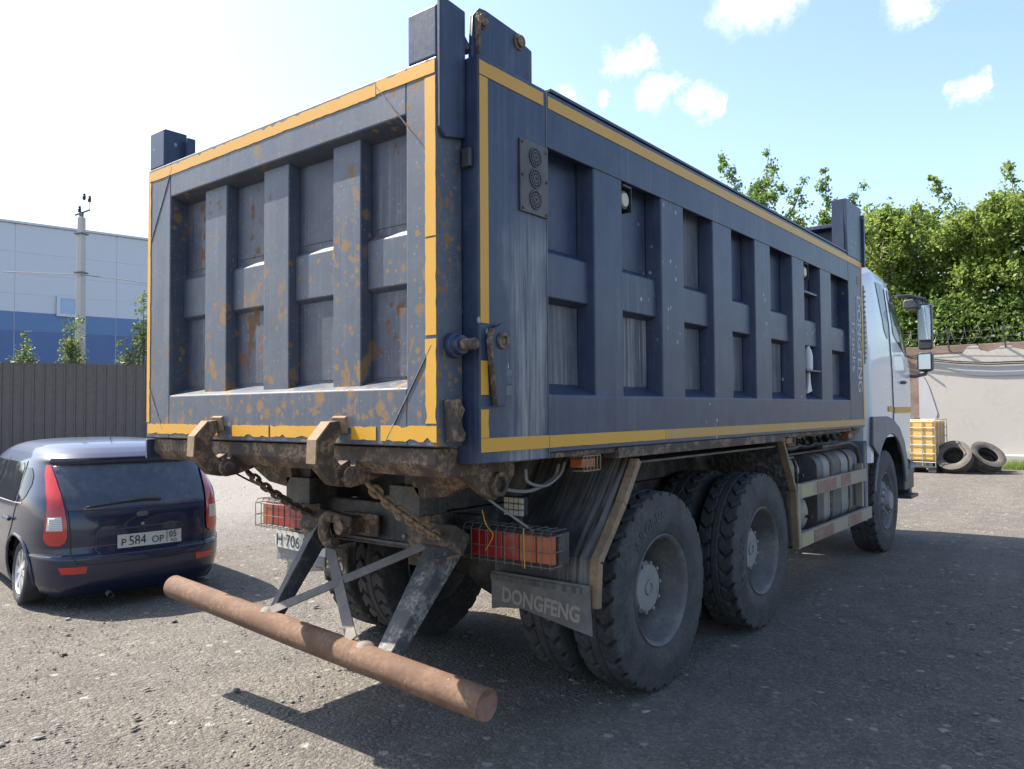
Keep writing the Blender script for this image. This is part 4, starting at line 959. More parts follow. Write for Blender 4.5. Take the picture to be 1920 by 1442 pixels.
# tail lamps: tall lamps running up the rear pillars
for s in (-1, 1):
    def rows(r_): return [(z, min(s*a, s*b_), max(s*a, s*b_)) for z, a, b_ in r_]
    base = [(.525,.60,.655),(.55,.565,.685),(.60,.553,.695),(.70,.556,.685),(.80,.566,.672),(.95,.580,.662),(1.08,.592,.645),(1.16,.602,.622)]
    def band(z0, z1):
        B_ = np.array(base); k = [z0]+[z for z in B_[:, 0] if z0 < z < z1]+[z1]
        return rows([(z, float(np.interp(z, B_[:, 0], B_[:, 1])), float(np.interp(z, B_[:, 0], B_[:, 2]))) for z in k])
    lamp = sub_empty('tail_lamp', car)
    ang = 0
    # work in the rotated view so the lamp wraps round the corner
    def br(b_): return [(z, a, c_) for z, a, c_ in b_]
    cpatch('lens', br(band(.525,.635)), 'red_bright', ang, .012, 8, 8, lamp)
    cpatch('lens', br(band(.635,.76)), 'red_bright', ang, .012, 8, 8, lamp)
    cpatch('lens', [(z, a+.028 if s > 0 else a+.012, c_-.012 if s > 0 else c_-.028) for z, a, c_ in band(.645,.752)], 'clear_lens', ang, .0145, 8, 8, lamp)
    for zq in np.linspace(.655,.742,7): cline('lens_rib', [(s*.585,zq),(s*.665,zq)], 'chrome', .0022, 0, .015, lamp)
    cpatch('lens', br(band(.76,1.155)), 'red_bright', ang, .012, 8, 14, lamp)
    cpatch('reflector', [(.30,min(s*.44,s*.60),max(s*.44,s*.60)),(.355,min(s*.43,s*.62),max(s*.43,s*.62))], 'red_bright', 0, .005, 6, 4)
# bumper crease, plate, wiper, exhaust, tow eye
cline('bumper_seam', [(-.80,.435),(-.6,.437),(0,.437),(.6,.437),(.80,.435)], 'ink', .0035)
cp = cpatch('number_plate', [(.465,-.20,.32),(.577,-.20,.32)], 'plate_white', 0, .012, 6, 3)
py = cast(0, .52, 0, .014).y
text('plate_characters', 'P', .085, 'ink', cp, (-.175,py,.483), (1,0,0), (0,0,1), .0005)
text('plate_characters', '584', .118, 'ink', cp, (-.115,py,.48), (1,0,0), (0,0,1), .0005, sx=.8)
text('plate_characters', 'OP', .085, 'ink', cp, (.07,py,.483), (1,0,0), (0,0,1), .0005, sx=.88)
text('plate_characters', '05', .078, 'ink', cp, (.213,py,.515), (1,0,0), (0,0,1), .0005, sx=.85)
text('plate_characters', 'RUS', .03, 'ink', cp, (.228,py,.478), (1,0,0), (0,0,1), .0005)
MB().box(.195, .198, py-.0006, py+.002, .468, .574).build('plate_characters', 'ink', cp)
wp = [cast(x, z, 0, .018) for x, z in [(.16,.845),(.05,.85),(-.12,.842),(-.42,.815)]]
MB().tube(wp, [.016,.012,.010,.006], 8).build('wiper', 'dark_plastic', car)
MB().tube([(-.26,.0,.10),(-.26,.25,.13)], .024, 12, cap=False).build('exhaust_pipe', 'rim', car)
MB().box(-.5, .5, .4, 3.5, .10, .16).build('underbody', 'black', car)
# side glass and door lines on both sides
for s, ang in ((-1, -90), (1, 90)):
    g = -s     # cast parameter runs along y with a sign
    def sr(r_): return [(z, min(-s*-a, -s*-b_), max(-s*-a, -s*-b_)) for z, a, b_ in r_]
    def yy(y): return y if ang == 90 else -y
    def rowsy(r_): return [(z, min(yy(a), yy(b_)), max(yy(a), yy(b_))) for z, a, b_ in r_]
    cpatch('side_window', rowsy([(.86,.62,.70),(.9,.56,.73),(1.0,.55,.76),(1.08,.60,.79),(1.13,.69,.80)]), 'glass_dark', ang, .004, 6, 10)
    cpatch('side_window', rowsy([(.845,.78,1.55),(1.0,.82,1.55),(1.13,.88,1.55),(1.165,.96,1.55)]), 'glass_dark', ang, .004, 8, 10)
    cpatch('side_window', rowsy([(.84,1.63,2.72),(1.0,1.63,2.5),(1.13,1.63,2.28),(1.165,1.63,2.15)]), 'glass_dark', ang, .004, 8, 10)
    cline('door_seam', [(yy(.86),1.18),(yy(.77),1.0),(yy(.72),.84),(yy(.80),.65),(yy(.98),.48),(yy(1.05),.2)], 'ink', .004, ang)
    cline('door_seam', [(yy(1.59),1.19),(yy(1.59),.6),(yy(1.59),.18)], 'ink', .004, ang)
    cline('window_trim', [(yy(.60),.845),(yy(1.6),.832),(yy(2.7),.825)], 'chrome', .005, ang)
    h_ = [cast(yy(y), .70, ang, .022) for y in (.80, .84, .93, .98)]
    MB().tube(h_, .016, 8).build('door_handle', 'car', car)
    for wy in WY:
        arc_ = [(yy(wy+.318*math.cos(a)), .265+.318*math.sin(a)) for a in [R(-22+i*9) for i in range(25)]]
        P = [cast(t, max(z, .09), ang, .002) for t, z in arc_]; P = [p for p in P if p]
        MB().tube(P, .014, 6).build('wheel_arch', 'car', car)
        al = [(wy+.312*math.cos(a), .265+.312*math.sin(a)) for a in [R(12+i*7.8) for i in range(21)]]; n_ = len(al)
        MB().add([(s*.55, y, max(.1, z)) for y, z in al]+[(s*.775, y, max(.1, z)) for y, z in al], [(i, i+1, n_+i+1, n_+i) for i in range(n_-1)]).build('arch_liner', 'ink', car)
cline('roof_seam', [(-.60,1.205),(-.585,1.215)], 'ink', .003)
MB().tube([(0,1.0,1.348),(.005,.93,1.45)], .004, 6).build('aerial', 'dark_plastic', car)
ct = MB().lathe([(.185,.0),(.19,.018),(.21,.03),(.24,.03),(.258,.018),(.262,.0),(.262,-.14),(.25,-.165),(.19,-.16)], (0,0,0), 'x', 40).mesh('tyre')
cr_ = MB().lathe([(.188,.012),(.18,.02),(.174,.012),(.17,-.03)], (0,0,0), 'x', 40)
for i in range(8):
    a = i*math.pi/4; d_ = Vector((0, math.cos(a), math.sin(a))); t_ = Vector((0, -math.sin(a), math.cos(a)))
    pts_ = [d_*.03+t_*.018, d_*.172+t_*.032, d_*.172-t_*.032, d_*.03-t_*.018]
    cr_.add([p+Vector((.012, 0, 0)) for p in pts_]+[p+Vector((-.01, 0, 0)) for p in pts_], [(0,1,2,3), (7,6,5,4), (0,4,5,1), (1,5,6,2), (2,6,7,3), (3,7,4,0)])
cr_.lathe([(.045,-.01),(.045,.016),(.0,.02)], (0,0,0), 'x', 20)
crim = cr_.mesh('rim'); cdk = MB().lathe([(.175,-.032),(.0,-.032)], (0,0,0), 'x', 24).mesh('brake_disc')
ct.materials.append(MAT['rubber']); crim.materials.append(steel('silver_wheel', (.55,.55,.55), .35, .5, (.35,.3,.25), .3)); cdk.materials.append(MAT['rim'])
for me in (ct, crim, cdk): me.shade_smooth(); me.set_sharp_from_angle(angle=R(40))
for s in (-1, 1):
    for wy in WY:
        w_ = sub_empty('wheel', car); rot = (0, R(4)*1, 0) if s > 0 else (0, R(-4), math.pi)
        for nm, me in (('tyre', ct), ('rim', crim), ('brake_disc', cdk)): raw(nm, me, w_, (s*.755, wy, .262), rot)

# ================================================================== LEFT: fence, pole, hall
A_ = Vector((-24.3, 6.7, 0)); B_ = Vector((-22.3, 10.26, 0)); fd = (B_-A_).normalized()
corner = B_+fd*((23.4-B_.y)/fd.y)
MAT['fence'] = steel('brown_profiled_sheet', (.082,.066,.064), .45, 0, (.2,.17,.15), .3, .15, (.2,.18,.16), var=.1, bmp=0)
fence = empty('sheet_metal_fence', A_, (0, 0, math.atan2(fd.y, fd.x)))
tag(fence, 'tall brown corrugated metal fence behind the navy car', 'fence')
def sheet(w_, h_):
    p = .29; x = 0; lo = []
    while x < w_-.01:
        lo += [(x, 0), (x+.015, -.03), (x+.06, -.03), (x+.075, 0)]; x += p
    lo.append((w_, 0)); n = len(lo)
    v = [(x, y, .05) for x, y in lo]+[(x, y, h_) for x, y in lo]+[(x, y+.004, .05) for x, y in lo]+[(x, y+.004, h_) for x, y in lo]
    f = [(i, i+1, n+i+1, n+i) for i in range(n-1)]+[(2*n+i, 3*n+i, 3*n+i+1, 2*n+i+1) for i in range(n-1)]+[(n+i, n+i+1, 3*n+i+1, 3*n+i) for i in range(n-1)]
    return MB().add(v, f).mesh('panel')
FH_ = 3.17
sm = sheet(1.16, FH_); sm.materials.append(MAT['fence'])
total = (corner-A_).length; k = -14
while k*1.16 < total-1:
    o = bpy.data.objects.new('panel', sm); COL.objects.link(o); o.parent = fence; o.location = (k*1.16, (k % 2)*.005, random.uniform(-.01, .01)); k += 1
for i in range(-5, 8):
    MB().box(i*2.9-.03, i*2.9+.03, .03, .09, -.1, FH_-.02).build('post', 'fence', fence)
for z in (.5, 1.6, 2.75): MB().box(-16, total-.5, .01, .03, z, z+.04).build('rail', 'fence', fence)
MB().box(-16.2, total-.3, -.04, .02, FH_+.012, FH_+.03).build('capping', 'fence', fence)

# concrete pole behind the fence
pp = at(149, 28.5)
pole = empty('utility_pole', pp, (0, 0, YAW-.25)); tag(pole, 'square concrete utility pole rising behind the brown fence', 'utility pole')
pm = MB(); b0, b1, ph = .155, .10, 8.85
pm.add([(-b0,-b0,-.3),(b0,-b0,-.3),(b0,b0,-.3),(-b0,b0,-.3),(-b1,-b1,ph),(b1,-b1,ph),(b1,b1,ph),(-b1,b1,ph)], [(3,2,1,0),(4,5,6,7),(0,1,5,4),(1,2,6,5),(2,3,7,6),(3,0,4,7)])
pm.build('shaft', 'concrete', pole, .015)
MB().bar((-.30,0,8.95), (.36,0,9.1), .05, .05).build('cross_arm', 'rim', pole)
MB().box(-.05, .05, -.05, .05, ph, 9.05).build('cross_arm', 'rim', pole)
for x, z in ((-.1,9.05),(.10,9.5),(.34,9.4)):
    MB().tube([(x,0,z-.35),(x,0,z)], .012, 6).build('insulator_pin', 'rim', pole)
    MB().lathe([(.0,.0),(.05,.0),(.07,.05),(.045,.07),(.075,.12),(.045,.15),(.06,.2),(.03,.24),(.0,.24)], (x,0,z), 'z', 14).build('insulator', 'ink', pole)
MB().tube([(-.1,0,9.25),(-.3,0,9.5),(-.45,0,9.9),(-.4,0,10.0)], .008, 5).build('jumper_wire', 'rim', pole)
for z in (6.75, 8.2): MB().box(-.17, .17, -.17, .17, z, z+.05).build('clamp_band', 'rim', pole)
wpt = [at(u, 28.3, 1.6+(766.5-v)/1450*28.3) for u, v in ((-420,492),(-150,495),(0,499.5),(75,503),(146,506.5),(210,514),(290,526),(420,540))]
tag(MB().tube(wpt, .014, 5).build('overhead_cable', 'rim'), 'thin dark cable crossing in front of the white hall', 'cable')

# the hall
hA, hB = at(0, 60), at(275, 67); hd = (hB-hA).normalized()
hall = empty('industrial_hall', hA, (0, 0, math.atan2(hd.y, hd.x)))
tag(hall, 'large white and blue panel-clad industrial hall beyond the fence', 'building')
def hs(u):     # distance along the facade of photo column u
    d = FH+(u-960)/F_PX*RH; w_ = Vector((hA.x-CAM.x, hA.y-CAM.y)); den = d.x*hd.y-d.y*hd.x
    t = (w_.x*hd.y-w_.y*hd.x)/den; p = Vector((CAM.x+d.x*t, CAM.y+d.y*t, 0)); return (p-hA).dot(hd)
s25, s217 = hs(25), hs(217); cw = s217-s25
MAT['clad_white'] = steel('white_cladding', (.46,.49,.54), .5, 0, (.5,.5,.5), .1, 0, var=.03, bmp=0, scale=.3)
MAT['clad_blue'] = steel('blue_cladding', (.075,.155,.31), .5, 0, (.3,.3,.35), .1, 0, var=.05, bmp=0, scale=.3)
MAT['clad_blue2'] = steel('deep_blue_cladding', (.055,.11,.25), .5, 0, (.3,.3,.35), .1, 0, var=.05, bmp=0, scale=.3)
sa_, sb_ = s25-3*cw, s217+4*cw
MB().box(sa_, sb_, .2, 45, 0, 16.5).build('wall', 'clad_white', hall)
MB().box(sa_-.1, sb_+.1, .0, 45.1, 16.62, 16.8).build('roof_edge', 'clad_white', hall)
zr = [0, 4.0, 8.15, 9.62, 11.05, 12.65, 14.35, 16.6]
w0, w1 = hs(104), hs(146)
for c in range(-3, 5):
    x0 = s25+c*cw
    for i in range(7):
        mt_ = 'clad_blue2' if i < 2 else 'clad_blue' if i == 2 else 'clad_white'
        MB().box(x0+.025, x0+cw-.025, .175 if mt_ != 'clad_blue' else .165, .2, zr[i]+.009, zr[i+1]-.009).build('panel', mt_, hall)
wn = MB(); zb_, zt_ = 9.45, 11.15
wn.box(w0, w1, -.02, .13, zt_-.22, zt_).box(w0, w1, -.02, .07, zb_, zb_+.22).box(w0, w0+.25, -.02, .07, zb_+.22, zt_-.22).box(w1-.25, w1, -.02, .07, zb_+.22, zt_-.22)
wn = wn.build('window', 'clad_white', hall)
MB().box(w0+.25, w1-.25, .03, .06, zb_+.22, zt_-.22).build('pane', steel('pale_window_glass', (.25,.35,.5), .2, 0, dust_a=0, bmp=0), wn)

# ================================================================== RIGHT: yard wall, tank, tyres
WA = corner+Vector((.1, 0, 0)); WB = Vector((14.0, 21.0, 0))
wdv = (WB-WA).normalized(); wl_ = (WB-WA).length
wall = empty('yard_wall', WA, (0, 0, math.atan2(wdv.y, wdv.x)))
tag(wall, 'high pale plastered yard wall with brown stained top edge', 'wall')
MAT['wall_brown'] = steel('brown_stained_concrete', (.16,.11,.09), .9, 0, (.3,.25,.21), .8, .3, (.1,.07,.06), var=.35, bmp=.5, scale=2)
MAT['wall_pale'] = steel('pale_plaster', (.36,.34,.31), .9, 0, (.24,.225,.2), .5, .12, (.4,.37,.33), var=.08, bmp=.35, scale=1.6)
MAT['tarp'] = steel('grey_white_tarp', (.32,.32,.33), .7, 0, (.45,.43,.4), .35, .1, var=.06, bmp=.2, scale=1.5)
def ws(u):    # distance along the wall of photo column u
    d = FH+(u-960)/F_PX*RH; w_ = WA-CAM; den = d.x*wdv.y-d.y*wdv.x
    t = (w_.x*wdv.y-w_.y*wdv.x)/den; p = Vector((CAM.x+d.x*t, CAM.y+d.y*t, 0)); return (p-Vector((WA.x, WA.y, 0))).dot(wdv), t*1.0
def wz(u, v): return 1.6+((759.5-(u-1812)*.0047)-v)/F_PX*ws(u)[1]
x = 0; WT = wz(1800, 644)
while x < wl_:
    x1 = min(x+2.98, wl_); MB().box(x+.01, x1-.01, .0, .2, -.2, WT+random.uniform(-.02, .02)).build('wall_panel', 'wall_brown', wall, .01); x += 3.0
def wallpoly(pts): return [(ws(u)[0], wz(u, v)) for u, v in pts]
# plaster skin with a ragged upper edge
ed = wallpoly([(1728,672),(1745,664),(1780,662),(1806,661),(1818,647),(1836,645),(1842,654),(1855,657),(1872,652),(1880,646),(1897,645),(1908,650),(1930,655),(1960,648),(2050,652)])
MB().prism([(ws(1726)[0], .0)]+[(ws(1724)[0], 1.5), (ws(1727)[0], 2.2)]+ed+[(wl_-.3, 3.0), (wl_-.3, .0)], 'y', -.035, -.001).build('plaster_skin', 'wall_pale', wall, .006)
# hanging tarp below the cable
tp = wallpoly([(1735,669),(1800,676),(1860,677),(1925,675),(2050,668)]); tl = list(reversed(wallpoly([(1742,680),(1790,690),(1820,700),(1850,702),(1925,700),(2050,694)])))
MB().prism(tp+tl, 'y', -.06, -.042).build('hanging_tarp', 'tarp', wall)
tp = wallpoly([(1724,702),(1733,702),(1742,720),(1750,745),(1758,772),(1750,800),(1724,800)])
MB().prism(tp, 'y', -.055, -.0365).build('hanging_tarp', 'tarp', wall)
for dz in (0, .05):
    pts = [(ws(u)[0], -.11-dz*.6, wz(u, v)-dz) for u, v in ((1500,640),(1650,655),(1733,668.5),(1800,675),(1860,677),(1925,674.5),(2050,664))]
    MB().tube(pts, .02, 6).build('cable', 'black', wall)
MB().box(ws(1865)[0], wl_, -.45, -.04, -.1, .33).build('base_ledge', 'wall_pale', wall, .03)
# leaning brackets and a razor-wire coil along the top
nb_ = 0; x = .8
while x < wl_:
    MB().bar((x, -.01, WT-.15), (x+.02, -.42-.1*math.sin(x*3), WT+.5), .03, .03, (1,0,0)).build('wire_bracket', 'rim', wall); x += 1.35
for y, z in ((-.12,.18),(-.24,.36)):
    MB().tube([(i*.9, y+.01*math.sin(i*2.1), WT+z+.012*math.cos(i*1.7)) for i in range(int(wl_/.9))], .006, 4).build('barbed_strand', 'rim', wall)
coil = []
for i in range(int(wl_/.34*14)):
    a = i*2*math.pi/14; coil.append((i*.34/14, -.12+.22*math.cos(a)+.02*math.sin(i*.7), WT+.26+.22*math.sin(a)))
MB().tube(coil, .0025, 4).build('razor_wire', 'chrome', wall)

# yellow liquid tank in a cage on a pallet
ip = at(1715, 19.55); ib = empty('caged_liquid_tank', ip, (0, 0, -.10)); tag(ib, 'yellowed plastic liquid tank in a wire cage standing by the wall', 'liquid tank')
def ibcmat():
    mt, n, l, b = newmat('yellowed_polyethylene'); co = coords(n, l); a = noise(n, l, co, 2.5, 4)
    l.new(mixc3(n, l, a, (.55,.33,.08), (.62,.41,.14)), b.inputs['Base Color']); b.inputs['Roughness'].default_value = .45
    b.inputs['Subsurface Weight'].default_value = .35; b.inputs['Subsurface Radius'].default_value = (.25,.16,.06); b.inputs['Subsurface Scale'].default_value = .6
    return mt
MB().box(-.56, .56, -.46, .46, .27, 1.27).build('bottle', ibcmat(), ib, .06, 40, 3)
MB().lathe([(.11,0),(.11,.05),(.09,.06),(.0,.06)], (0,0,1.265), 'z', 20).build('lid', 'dark_plastic', ib)
cg = MB()
for z in (.25,.46,.67,.88,1.09,1.29): cg.tube([(-.58,-.48,z),(.58,-.48,z),(.58,.48,z),(-.58,.48,z)], .011, 6, True)
for i in range(5):
    x = -.58+1.16*i/4
    for y in (-.48, .48): cg.tube([(x,y,.13),(x,y,1.29)], .011, 6)
for i in range(1, 4):
    y = -.48+.96*i/4
    for x in (-.58, .58): cg.tube([(x,y,.13),(x,y,1.29)], .011, 6)
cg.build('cage', 'chrome', ib)
pa = MB()
for x in (-.5, 0, .5): pa.box(x-.09, x+.09, -.48, .48, 0, .11)
pa.box(-.6, .6, -.5, .5, .11, .15); pa.build('pallet', 'black', ib, .006)
MB().box(-.5, .5, -.44, .44, .15, .26).build('base_pan', 'tank_dark', ib)

OT = tyre_mesh('tyre_casing', .385, .125, .225, 36, .012)
OT.materials.append(MAT['rubber_mud']); OT.shade_smooth(); OT.set_sharp_from_angle(angle=R(38))
INN = MB().lathe([(.228,.09),(.33,.1),(.345,.0),(.33,-.1),(.228,-.09)], (0,0,0), 'x', 32).mesh('inner_liner'); INN.materials.append(MAT['ink']); INN.shade_smooth()
def old_tyre(pos, axis, label):
    e = empty('old_tyre', pos); e.rotation_mode = 'QUATERNION'; e.rotation_quaternion = Vector(axis).normalized().to_track_quat('X', 'Z')
    raw('casing', OT, e, (0,0,0)); raw('inner_liner', INN, e, (0,0,0)); tag(e, label, 'tyre', 'old tyres piled by the wall'); return e
tocam = (-(FH+.59*RH)).normalized()
old_tyre(at(1813, 19.45, .12), (0, 0, 1), 'worn tyre lying flat under the two leaning tyres')
old_tyre(at(1836, 19.5, .36), (0.03, 0, 1), 'worn tyre added second on the stack, darkening the leaning tyre holes')  # added with the next three so the leaning tyres' holes look dark
old_tyre(at(1786, 19.6, .12), (0, .02, 1), 'worn tyre added flat behind the left leaning tyre, darkening its hole')
old_tyre(at(1788, 19.62, .36), (.04, .02, 1), 'worn tyre added on the stack behind the left leaning tyre, darkening its hole')
old_tyre(at(1840, 19.5, .12), (0, -.02, 1), 'worn tyre added flat behind the right leaning tyre, darkening its hole')
old_tyre(at(1786, 18.82, .37), tocam-.35*RH+Vector((0,0,.8)), 'worn tyre leaning beside the yellow caged tank')
old_tyre(at(1846, 18.80, .37), tocam+.6*RH+Vector((0,0,.85)), 'worn tyre leaning at the right end of the tyre pile')

# ================================================================== VEGETATION
def leafmat(name, c0, c1, trans=.55):
    mt = bpy.data.materials.new(name); mt.use_nodes = True; n = mt.node_tree.nodes; l = mt.node_tree.links; n.clear()
    o = n.new('ShaderNodeOutputMaterial'); g = n.new('ShaderNodeNewGeometry')
    c = mixc3(n, l, g.outputs['Random Per Island'], c0, c1)
    d = n.new('ShaderNodeBsdfPrincipled'); d.inputs['Roughness'].default_value = .5; t = n.new('ShaderNodeBsdfTranslucent'); mx = n.new('ShaderNodeMixShader'); mx.inputs[0].default_value = trans
    l.new(c, d.inputs['Base Color']); l.new(c, t.inputs['Color']); l.new(d.outputs[0], mx.inputs[1]); l.new(t.outputs[0], mx.inputs[2]); l.new(mx.outputs[0], o.inputs['Surface']); return mt
LEAF = [leafmat('leaf_mid_green', (.085,.15,.032), (.19,.28,.065)), leafmat('leaf_yellow_green', (.125,.185,.036), (.265,.345,.075)), leafmat('leaf_dark_green', (.075,.13,.03), (.18,.245,.055)), leafmat('leaf_pale_green', (.08,.12,.035), (.16,.21,.06))]
MAT['bark'] = steel('grey_brown_bark', (.12,.1,.08), .9, 0, (.2,.18,.15), .5, .2, var=.3, bmp=.6)
def leaves(cent, spread, per, size, g):
    k = len(cent)*per; C0 = np.repeat(np.asarray(cent), per, 0); sp = np.repeat(np.asarray(spread), per)
    P = C0+g.normal(0, 1, (k, 3))*sp[:, None]*np.array([.55, .55, .6])
    nrm = g.normal(0, 1, (k, 3))+np.array([0, 0, .7]); nrm /= np.linalg.norm(nrm, axis=1)[:, None]
    t = np.cross(nrm, g.normal(0, 1, (k, 3))); t /= np.linalg.norm(t, axis=1)[:, None]; b_ = np.cross(nrm, t)
    s_ = size*g.uniform(.6, 1.3, k)[:, None]
    V = np.stack([P-t*s_, P+b_*s_*.62+nrm*s_*.18, P+t*s_, P-b_*s_*.62+nrm*s_*.18], 1)
    return V.reshape(-1, 3)
def leafobj(name, V, mt, parent):
    k = len(V)//4; me = bpy.data.meshes.new(name); me.vertices.add(k*4); me.vertices.foreach_set('co', V.reshape(-1))
    idx = np.arange(k*4).reshape(-1, 4); Fc = np.concatenate([idx[:, [0,1,2]], idx[:, [0,2,3]]], 0)
    me.loops.add(len(Fc)*3); me.loops.foreach_set('vertex_index', Fc.reshape(-1).astype(np.int32))
    me.polygons.add(len(Fc)); me.polygons.foreach_set('loop_start', (np.arange(len(Fc))*3).astype(np.int32)); me.update(calc_edges=True)
    return link(name, me, mt, parent, 0, 0)
def tree(pos, top, rad, zlow, leaf, label, group, seed, n_clu=260, per=36, spires=(), size=.085, cat='tree', name='broadleaf_tree', pw=.7, trunk=.11, lobes=0):
    g = np.random.default_rng(seed); e = empty(name, pos); tag(e, label, cat, group)
    rr_ = random.Random(seed)
    tr_ = MB(); bend = [(0,0,-.2)]
    for i in range(1, 6): z = top*.8*i/5; bend.append((bend[-1][0]+rr_.uniform(-.12,.12), bend[-1][1]+rr_.uniform(-.12,.12), z))
    tr_.tube(bend, [trunk*(1-.15*i) for i in range(6)], 8)
    cent = []; spr = []
    for i in range(n_clu):
        t = g.uniform(0, 1)**.9; z = zlow+(top-zlow)*t
        prof = (1-t**1.9)**.62*(.75+.25*math.sin(t*7+seed))
        a = g.uniform(0, 6.283); r_ = rad*prof*math.sqrt(g.uniform(.05, 1))*(1+.25*math.sin(a*3+seed))
        cent.append((r_*math.cos(a), r_*math.sin(a), z)); spr.append(g.uniform(.18, .42))
    for q in range(lobes):      # rounded side crowns and loose twigs that break the outline
        a = g.uniform(0, 6.283); zc = zlow+(top-zlow)*g.uniform(.45, 1.0); rq = rad*g.uniform(.3, .95); br_ = g.uniform(.35, .8)
        for j in range(int(26*br_*br_)+4):
            d_ = g.normal(0, 1, 3); d_ /= np.linalg.norm(d_); d_ *= br_*g.uniform(.3, 1)**.5
            cent.append((rq*math.cos(a)+d_[0], rq*math.sin(a)+d_[1], zc+d_[2]*.85)); spr.append(g.uniform(.12, .3))
        tr_.tube([(0, 0, max(.6, zc-1.5)), (rq*math.cos(a)*.6, rq*math.sin(a)*.6, zc-.5), (rq*math.cos(a), rq*math.sin(a), zc+br_*.5)], [.04,.025,.008], 5)
    for i in range(14):
        c = cent[g.integers(n_clu)]; z0 = max(.5, c[2]-g.uniform(.5, 1.6)); j = min(5, int(z0/(top*.8)*5)); b_ = bend[j]
        tr_.tube([(b_[0], b_[1], b_[2] if j else z0), ((b_[0]+c[0])/2, (b_[1]+c[1])/2, (z0+c[2])/2), c], [.04,.025,.01], 5)
    for (dx, dy, z0, zt_, lean) in spires:     # shoots standing above the crown
        L_ = zt_-z0; m_ = int(L_/.16)
        for i in range(m_):
            t = i/m_; wob = .12*math.sin(t*9+seed)*(1-t*.5)
            if g.uniform() < .22: continue
            cent.append((dx+lean*t**1.3*L_+g.normal(0, .10)+wob, dy+g.normal(0, .10), z0+L_*t)); spr.append(g.uniform(.5, 1.3)*.27*(1-.6*t)+.04)
        tr_.tube([(dx*.3, dy*.3, z0-1.2), (dx, dy, z0), (dx+lean*L_*.4, dy, z0+L_*.5), (dx+lean*L_, dy, zt_)], [.05,.035,.02,.006], 5)
    tr_.build('trunk', 'bark', e)
    leafobj('crown', leaves(cent, spr, per, size, g), LEAF[leaf], e); return e
def zt(v, d): return 1.6+(760-v)/F_PX*d
G1 = 'trees behind the yard wall'
TR = [ # u, depth, top v, radius m, leaf, spires(px du, v top, lean), clusters, label
 (1425, 31, 330, 2.0, 0, ((-.5,262,-.4),(.3,266,.1),(1.5,340,.5),(-1.3,350,-.3)), 170, 'airy green tree showing above the middle of the truck side'),
 (1556, 31, 395, 1.4, 0, ((.0,306,.0),(.7,345,.25)), 90, 'thin tree with one upright shoot above the front of the truck body'),
 (1500, 34, 405, 1.6, 2, (), 120, 'low dark tree peeking over the truck body between taller shoots'),
 (1625, 30, 450, 2.2, 0, ((.3,400,.2),), 160, 'green tree directly behind the white cab roof'),
 (1672, 28, 392, 1.9, 1, ((.1,385,0),), 330, 'dense yellow-green tree just right of the cab roof'),
 (1738, 30, 405, 2.2, 2, ((.35,388,.05),), 300, 'darker green tree between the two brightest trees behind the wall'),
 (1790, 28, 425, 2.2, 1, ((.5,400,.0),), 330, 'bright green tree above the tyre pile behind the wall'),
 (1850, 27, 415, 2.1, 1, ((-.15,305,-.42),), 360, 'yellow-green tree with a long leaning shoot'),
 (1915, 26, 370, 2.2, 1, ((.0,292,-.05),), 400, 'tallest bright green tree at the right edge of the photo'),
 (2010, 26, 340, 2.6, 0, (), 300, 'rightmost green tree, cut off by the photo edge')]
for i, (u, d, v, r_, lf, sp_, nc, lab) in enumerate(TR):
    top = zt(v, d)
    tree(at(u, d), top, r_, 2.2, lf, lab, G1, 40+i, int(nc*.72), 44, [(dx, 0, top-1.3, zt(vt, d), ln) for dx, vt, ln in sp_], .075, lobes=11)
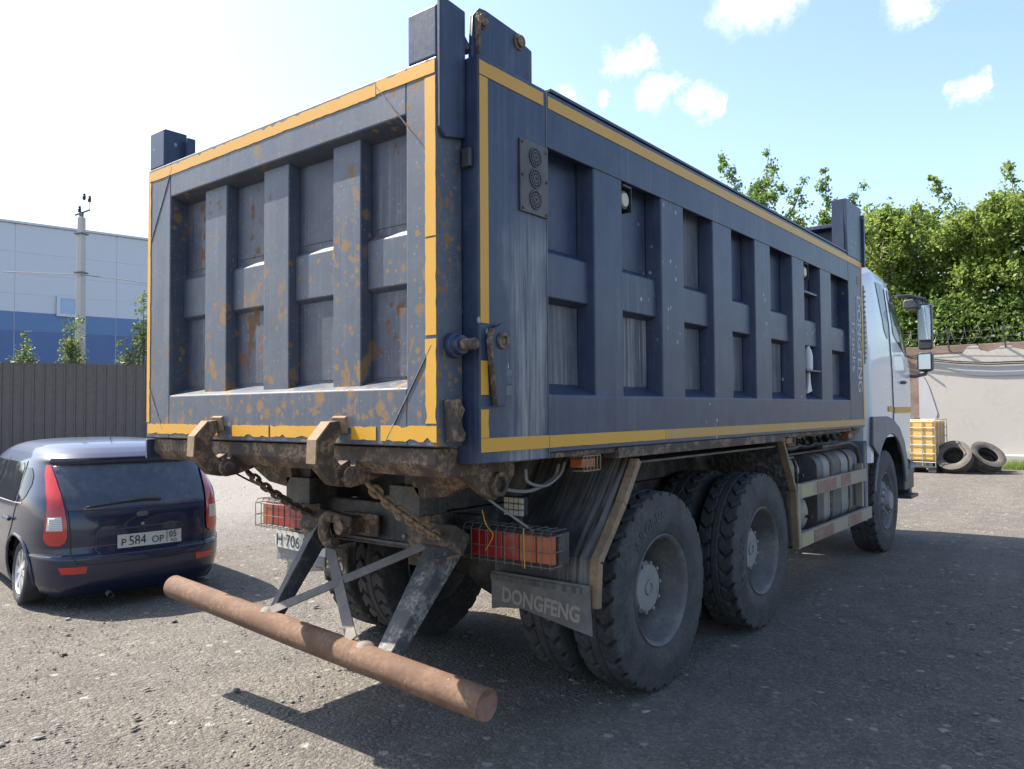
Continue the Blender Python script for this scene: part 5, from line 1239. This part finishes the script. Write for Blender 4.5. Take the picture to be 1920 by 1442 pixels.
for i, (u, d, v, r_, lf) in enumerate([(1640,27,560,1.6,2),(1700,26.5,560,1.5,2),(1765,26,570,1.6,0),(1835,25.5,560,1.6,2),(1900,25,560,1.6,0),(1970,24.6,550,1.6,2)]):
    tree(at(u, d), zt(v, d), r_, 1.2, lf, ['leafy shrub behind the wall just right of the cab window','leafy shrub behind the wall above the truck mirror','leafy shrub behind the wall above the yellow tank','leafy shrub behind the wall above the tyre pile','leafy shrub behind the wall near the right edge','rightmost leafy shrub showing just above the wall top'][i], 'shrubs behind the yard wall', 80+i, 230, 40, (), .075, 'shrub', 'leafy_shrub', .5, .05)
for i, (u, v, d, r_, lean) in enumerate([(45,598,27.5,.75,-.3),(132,570,27.8,.7,0),(237,615,27.5,.75,0),(268,525,27.8,.55,0)]):
    tp_ = zt(v+6, d)
    tree(at(u, d), tp_*.8, r_, 1.2, 3, ['young pale tree left of the concrete pole','young pale tree right behind the concrete pole','young pale tree between the pole and the truck','slender young tree at the truck tailgate edge'][i], 'young trees behind the fence', 120+i, 60, 30, [(.0,0,tp_*.6,tp_,lean*.4)], .06, 'tree', 'young_tree', .6, .05)
# grass at the foot of the walls
def grass(name, pts, count, h_, seed, label):
    g = np.random.default_rng(seed); P = []
    for (p, r_) in pts:
        c = np.array(p)[None]+np.concatenate([g.normal(0, 1, (count, 2))*np.array(r_), np.zeros((count, 1))], 1); P.append(c)
    P = np.concatenate(P); k = len(P); a = g.uniform(0, 6.283, k); w_ = .006
    dx = np.stack([np.cos(a), np.sin(a), 0*a], 1)*w_; tip = P+np.stack([g.normal(0, .06, k), g.normal(0, .06, k), h_*g.uniform(.4, 1.2, k)], 1)
    V = np.stack([P-dx, P+dx, tip+dx*.2, tip-dx*.2], 1).reshape(-1, 3)
    o = leafobj(name, V, LEAF[1], None); o['kind'] = 'stuff'; o['label'] = label; o['category'] = 'grass'
gp = [((A_+fd*t)+Vector((.25, -.12, 0)), (.35, .5)) for t in np.arange(2, 16, .8)]
grass('grass', [(tuple(p), r_) for p, r_ in gp], 350, .16, 5, 'green grass strip along the foot of the brown fence')
wp0 = at(1895, 20.0)
grass('weeds', [((wp0.x+i*.5, wp0.y-.1, 0), (.3, .15)) for i in range(8)], 500, .22, 6, 'green weeds at the foot of the pale wall')
S.render.engine = 'CYCLES'
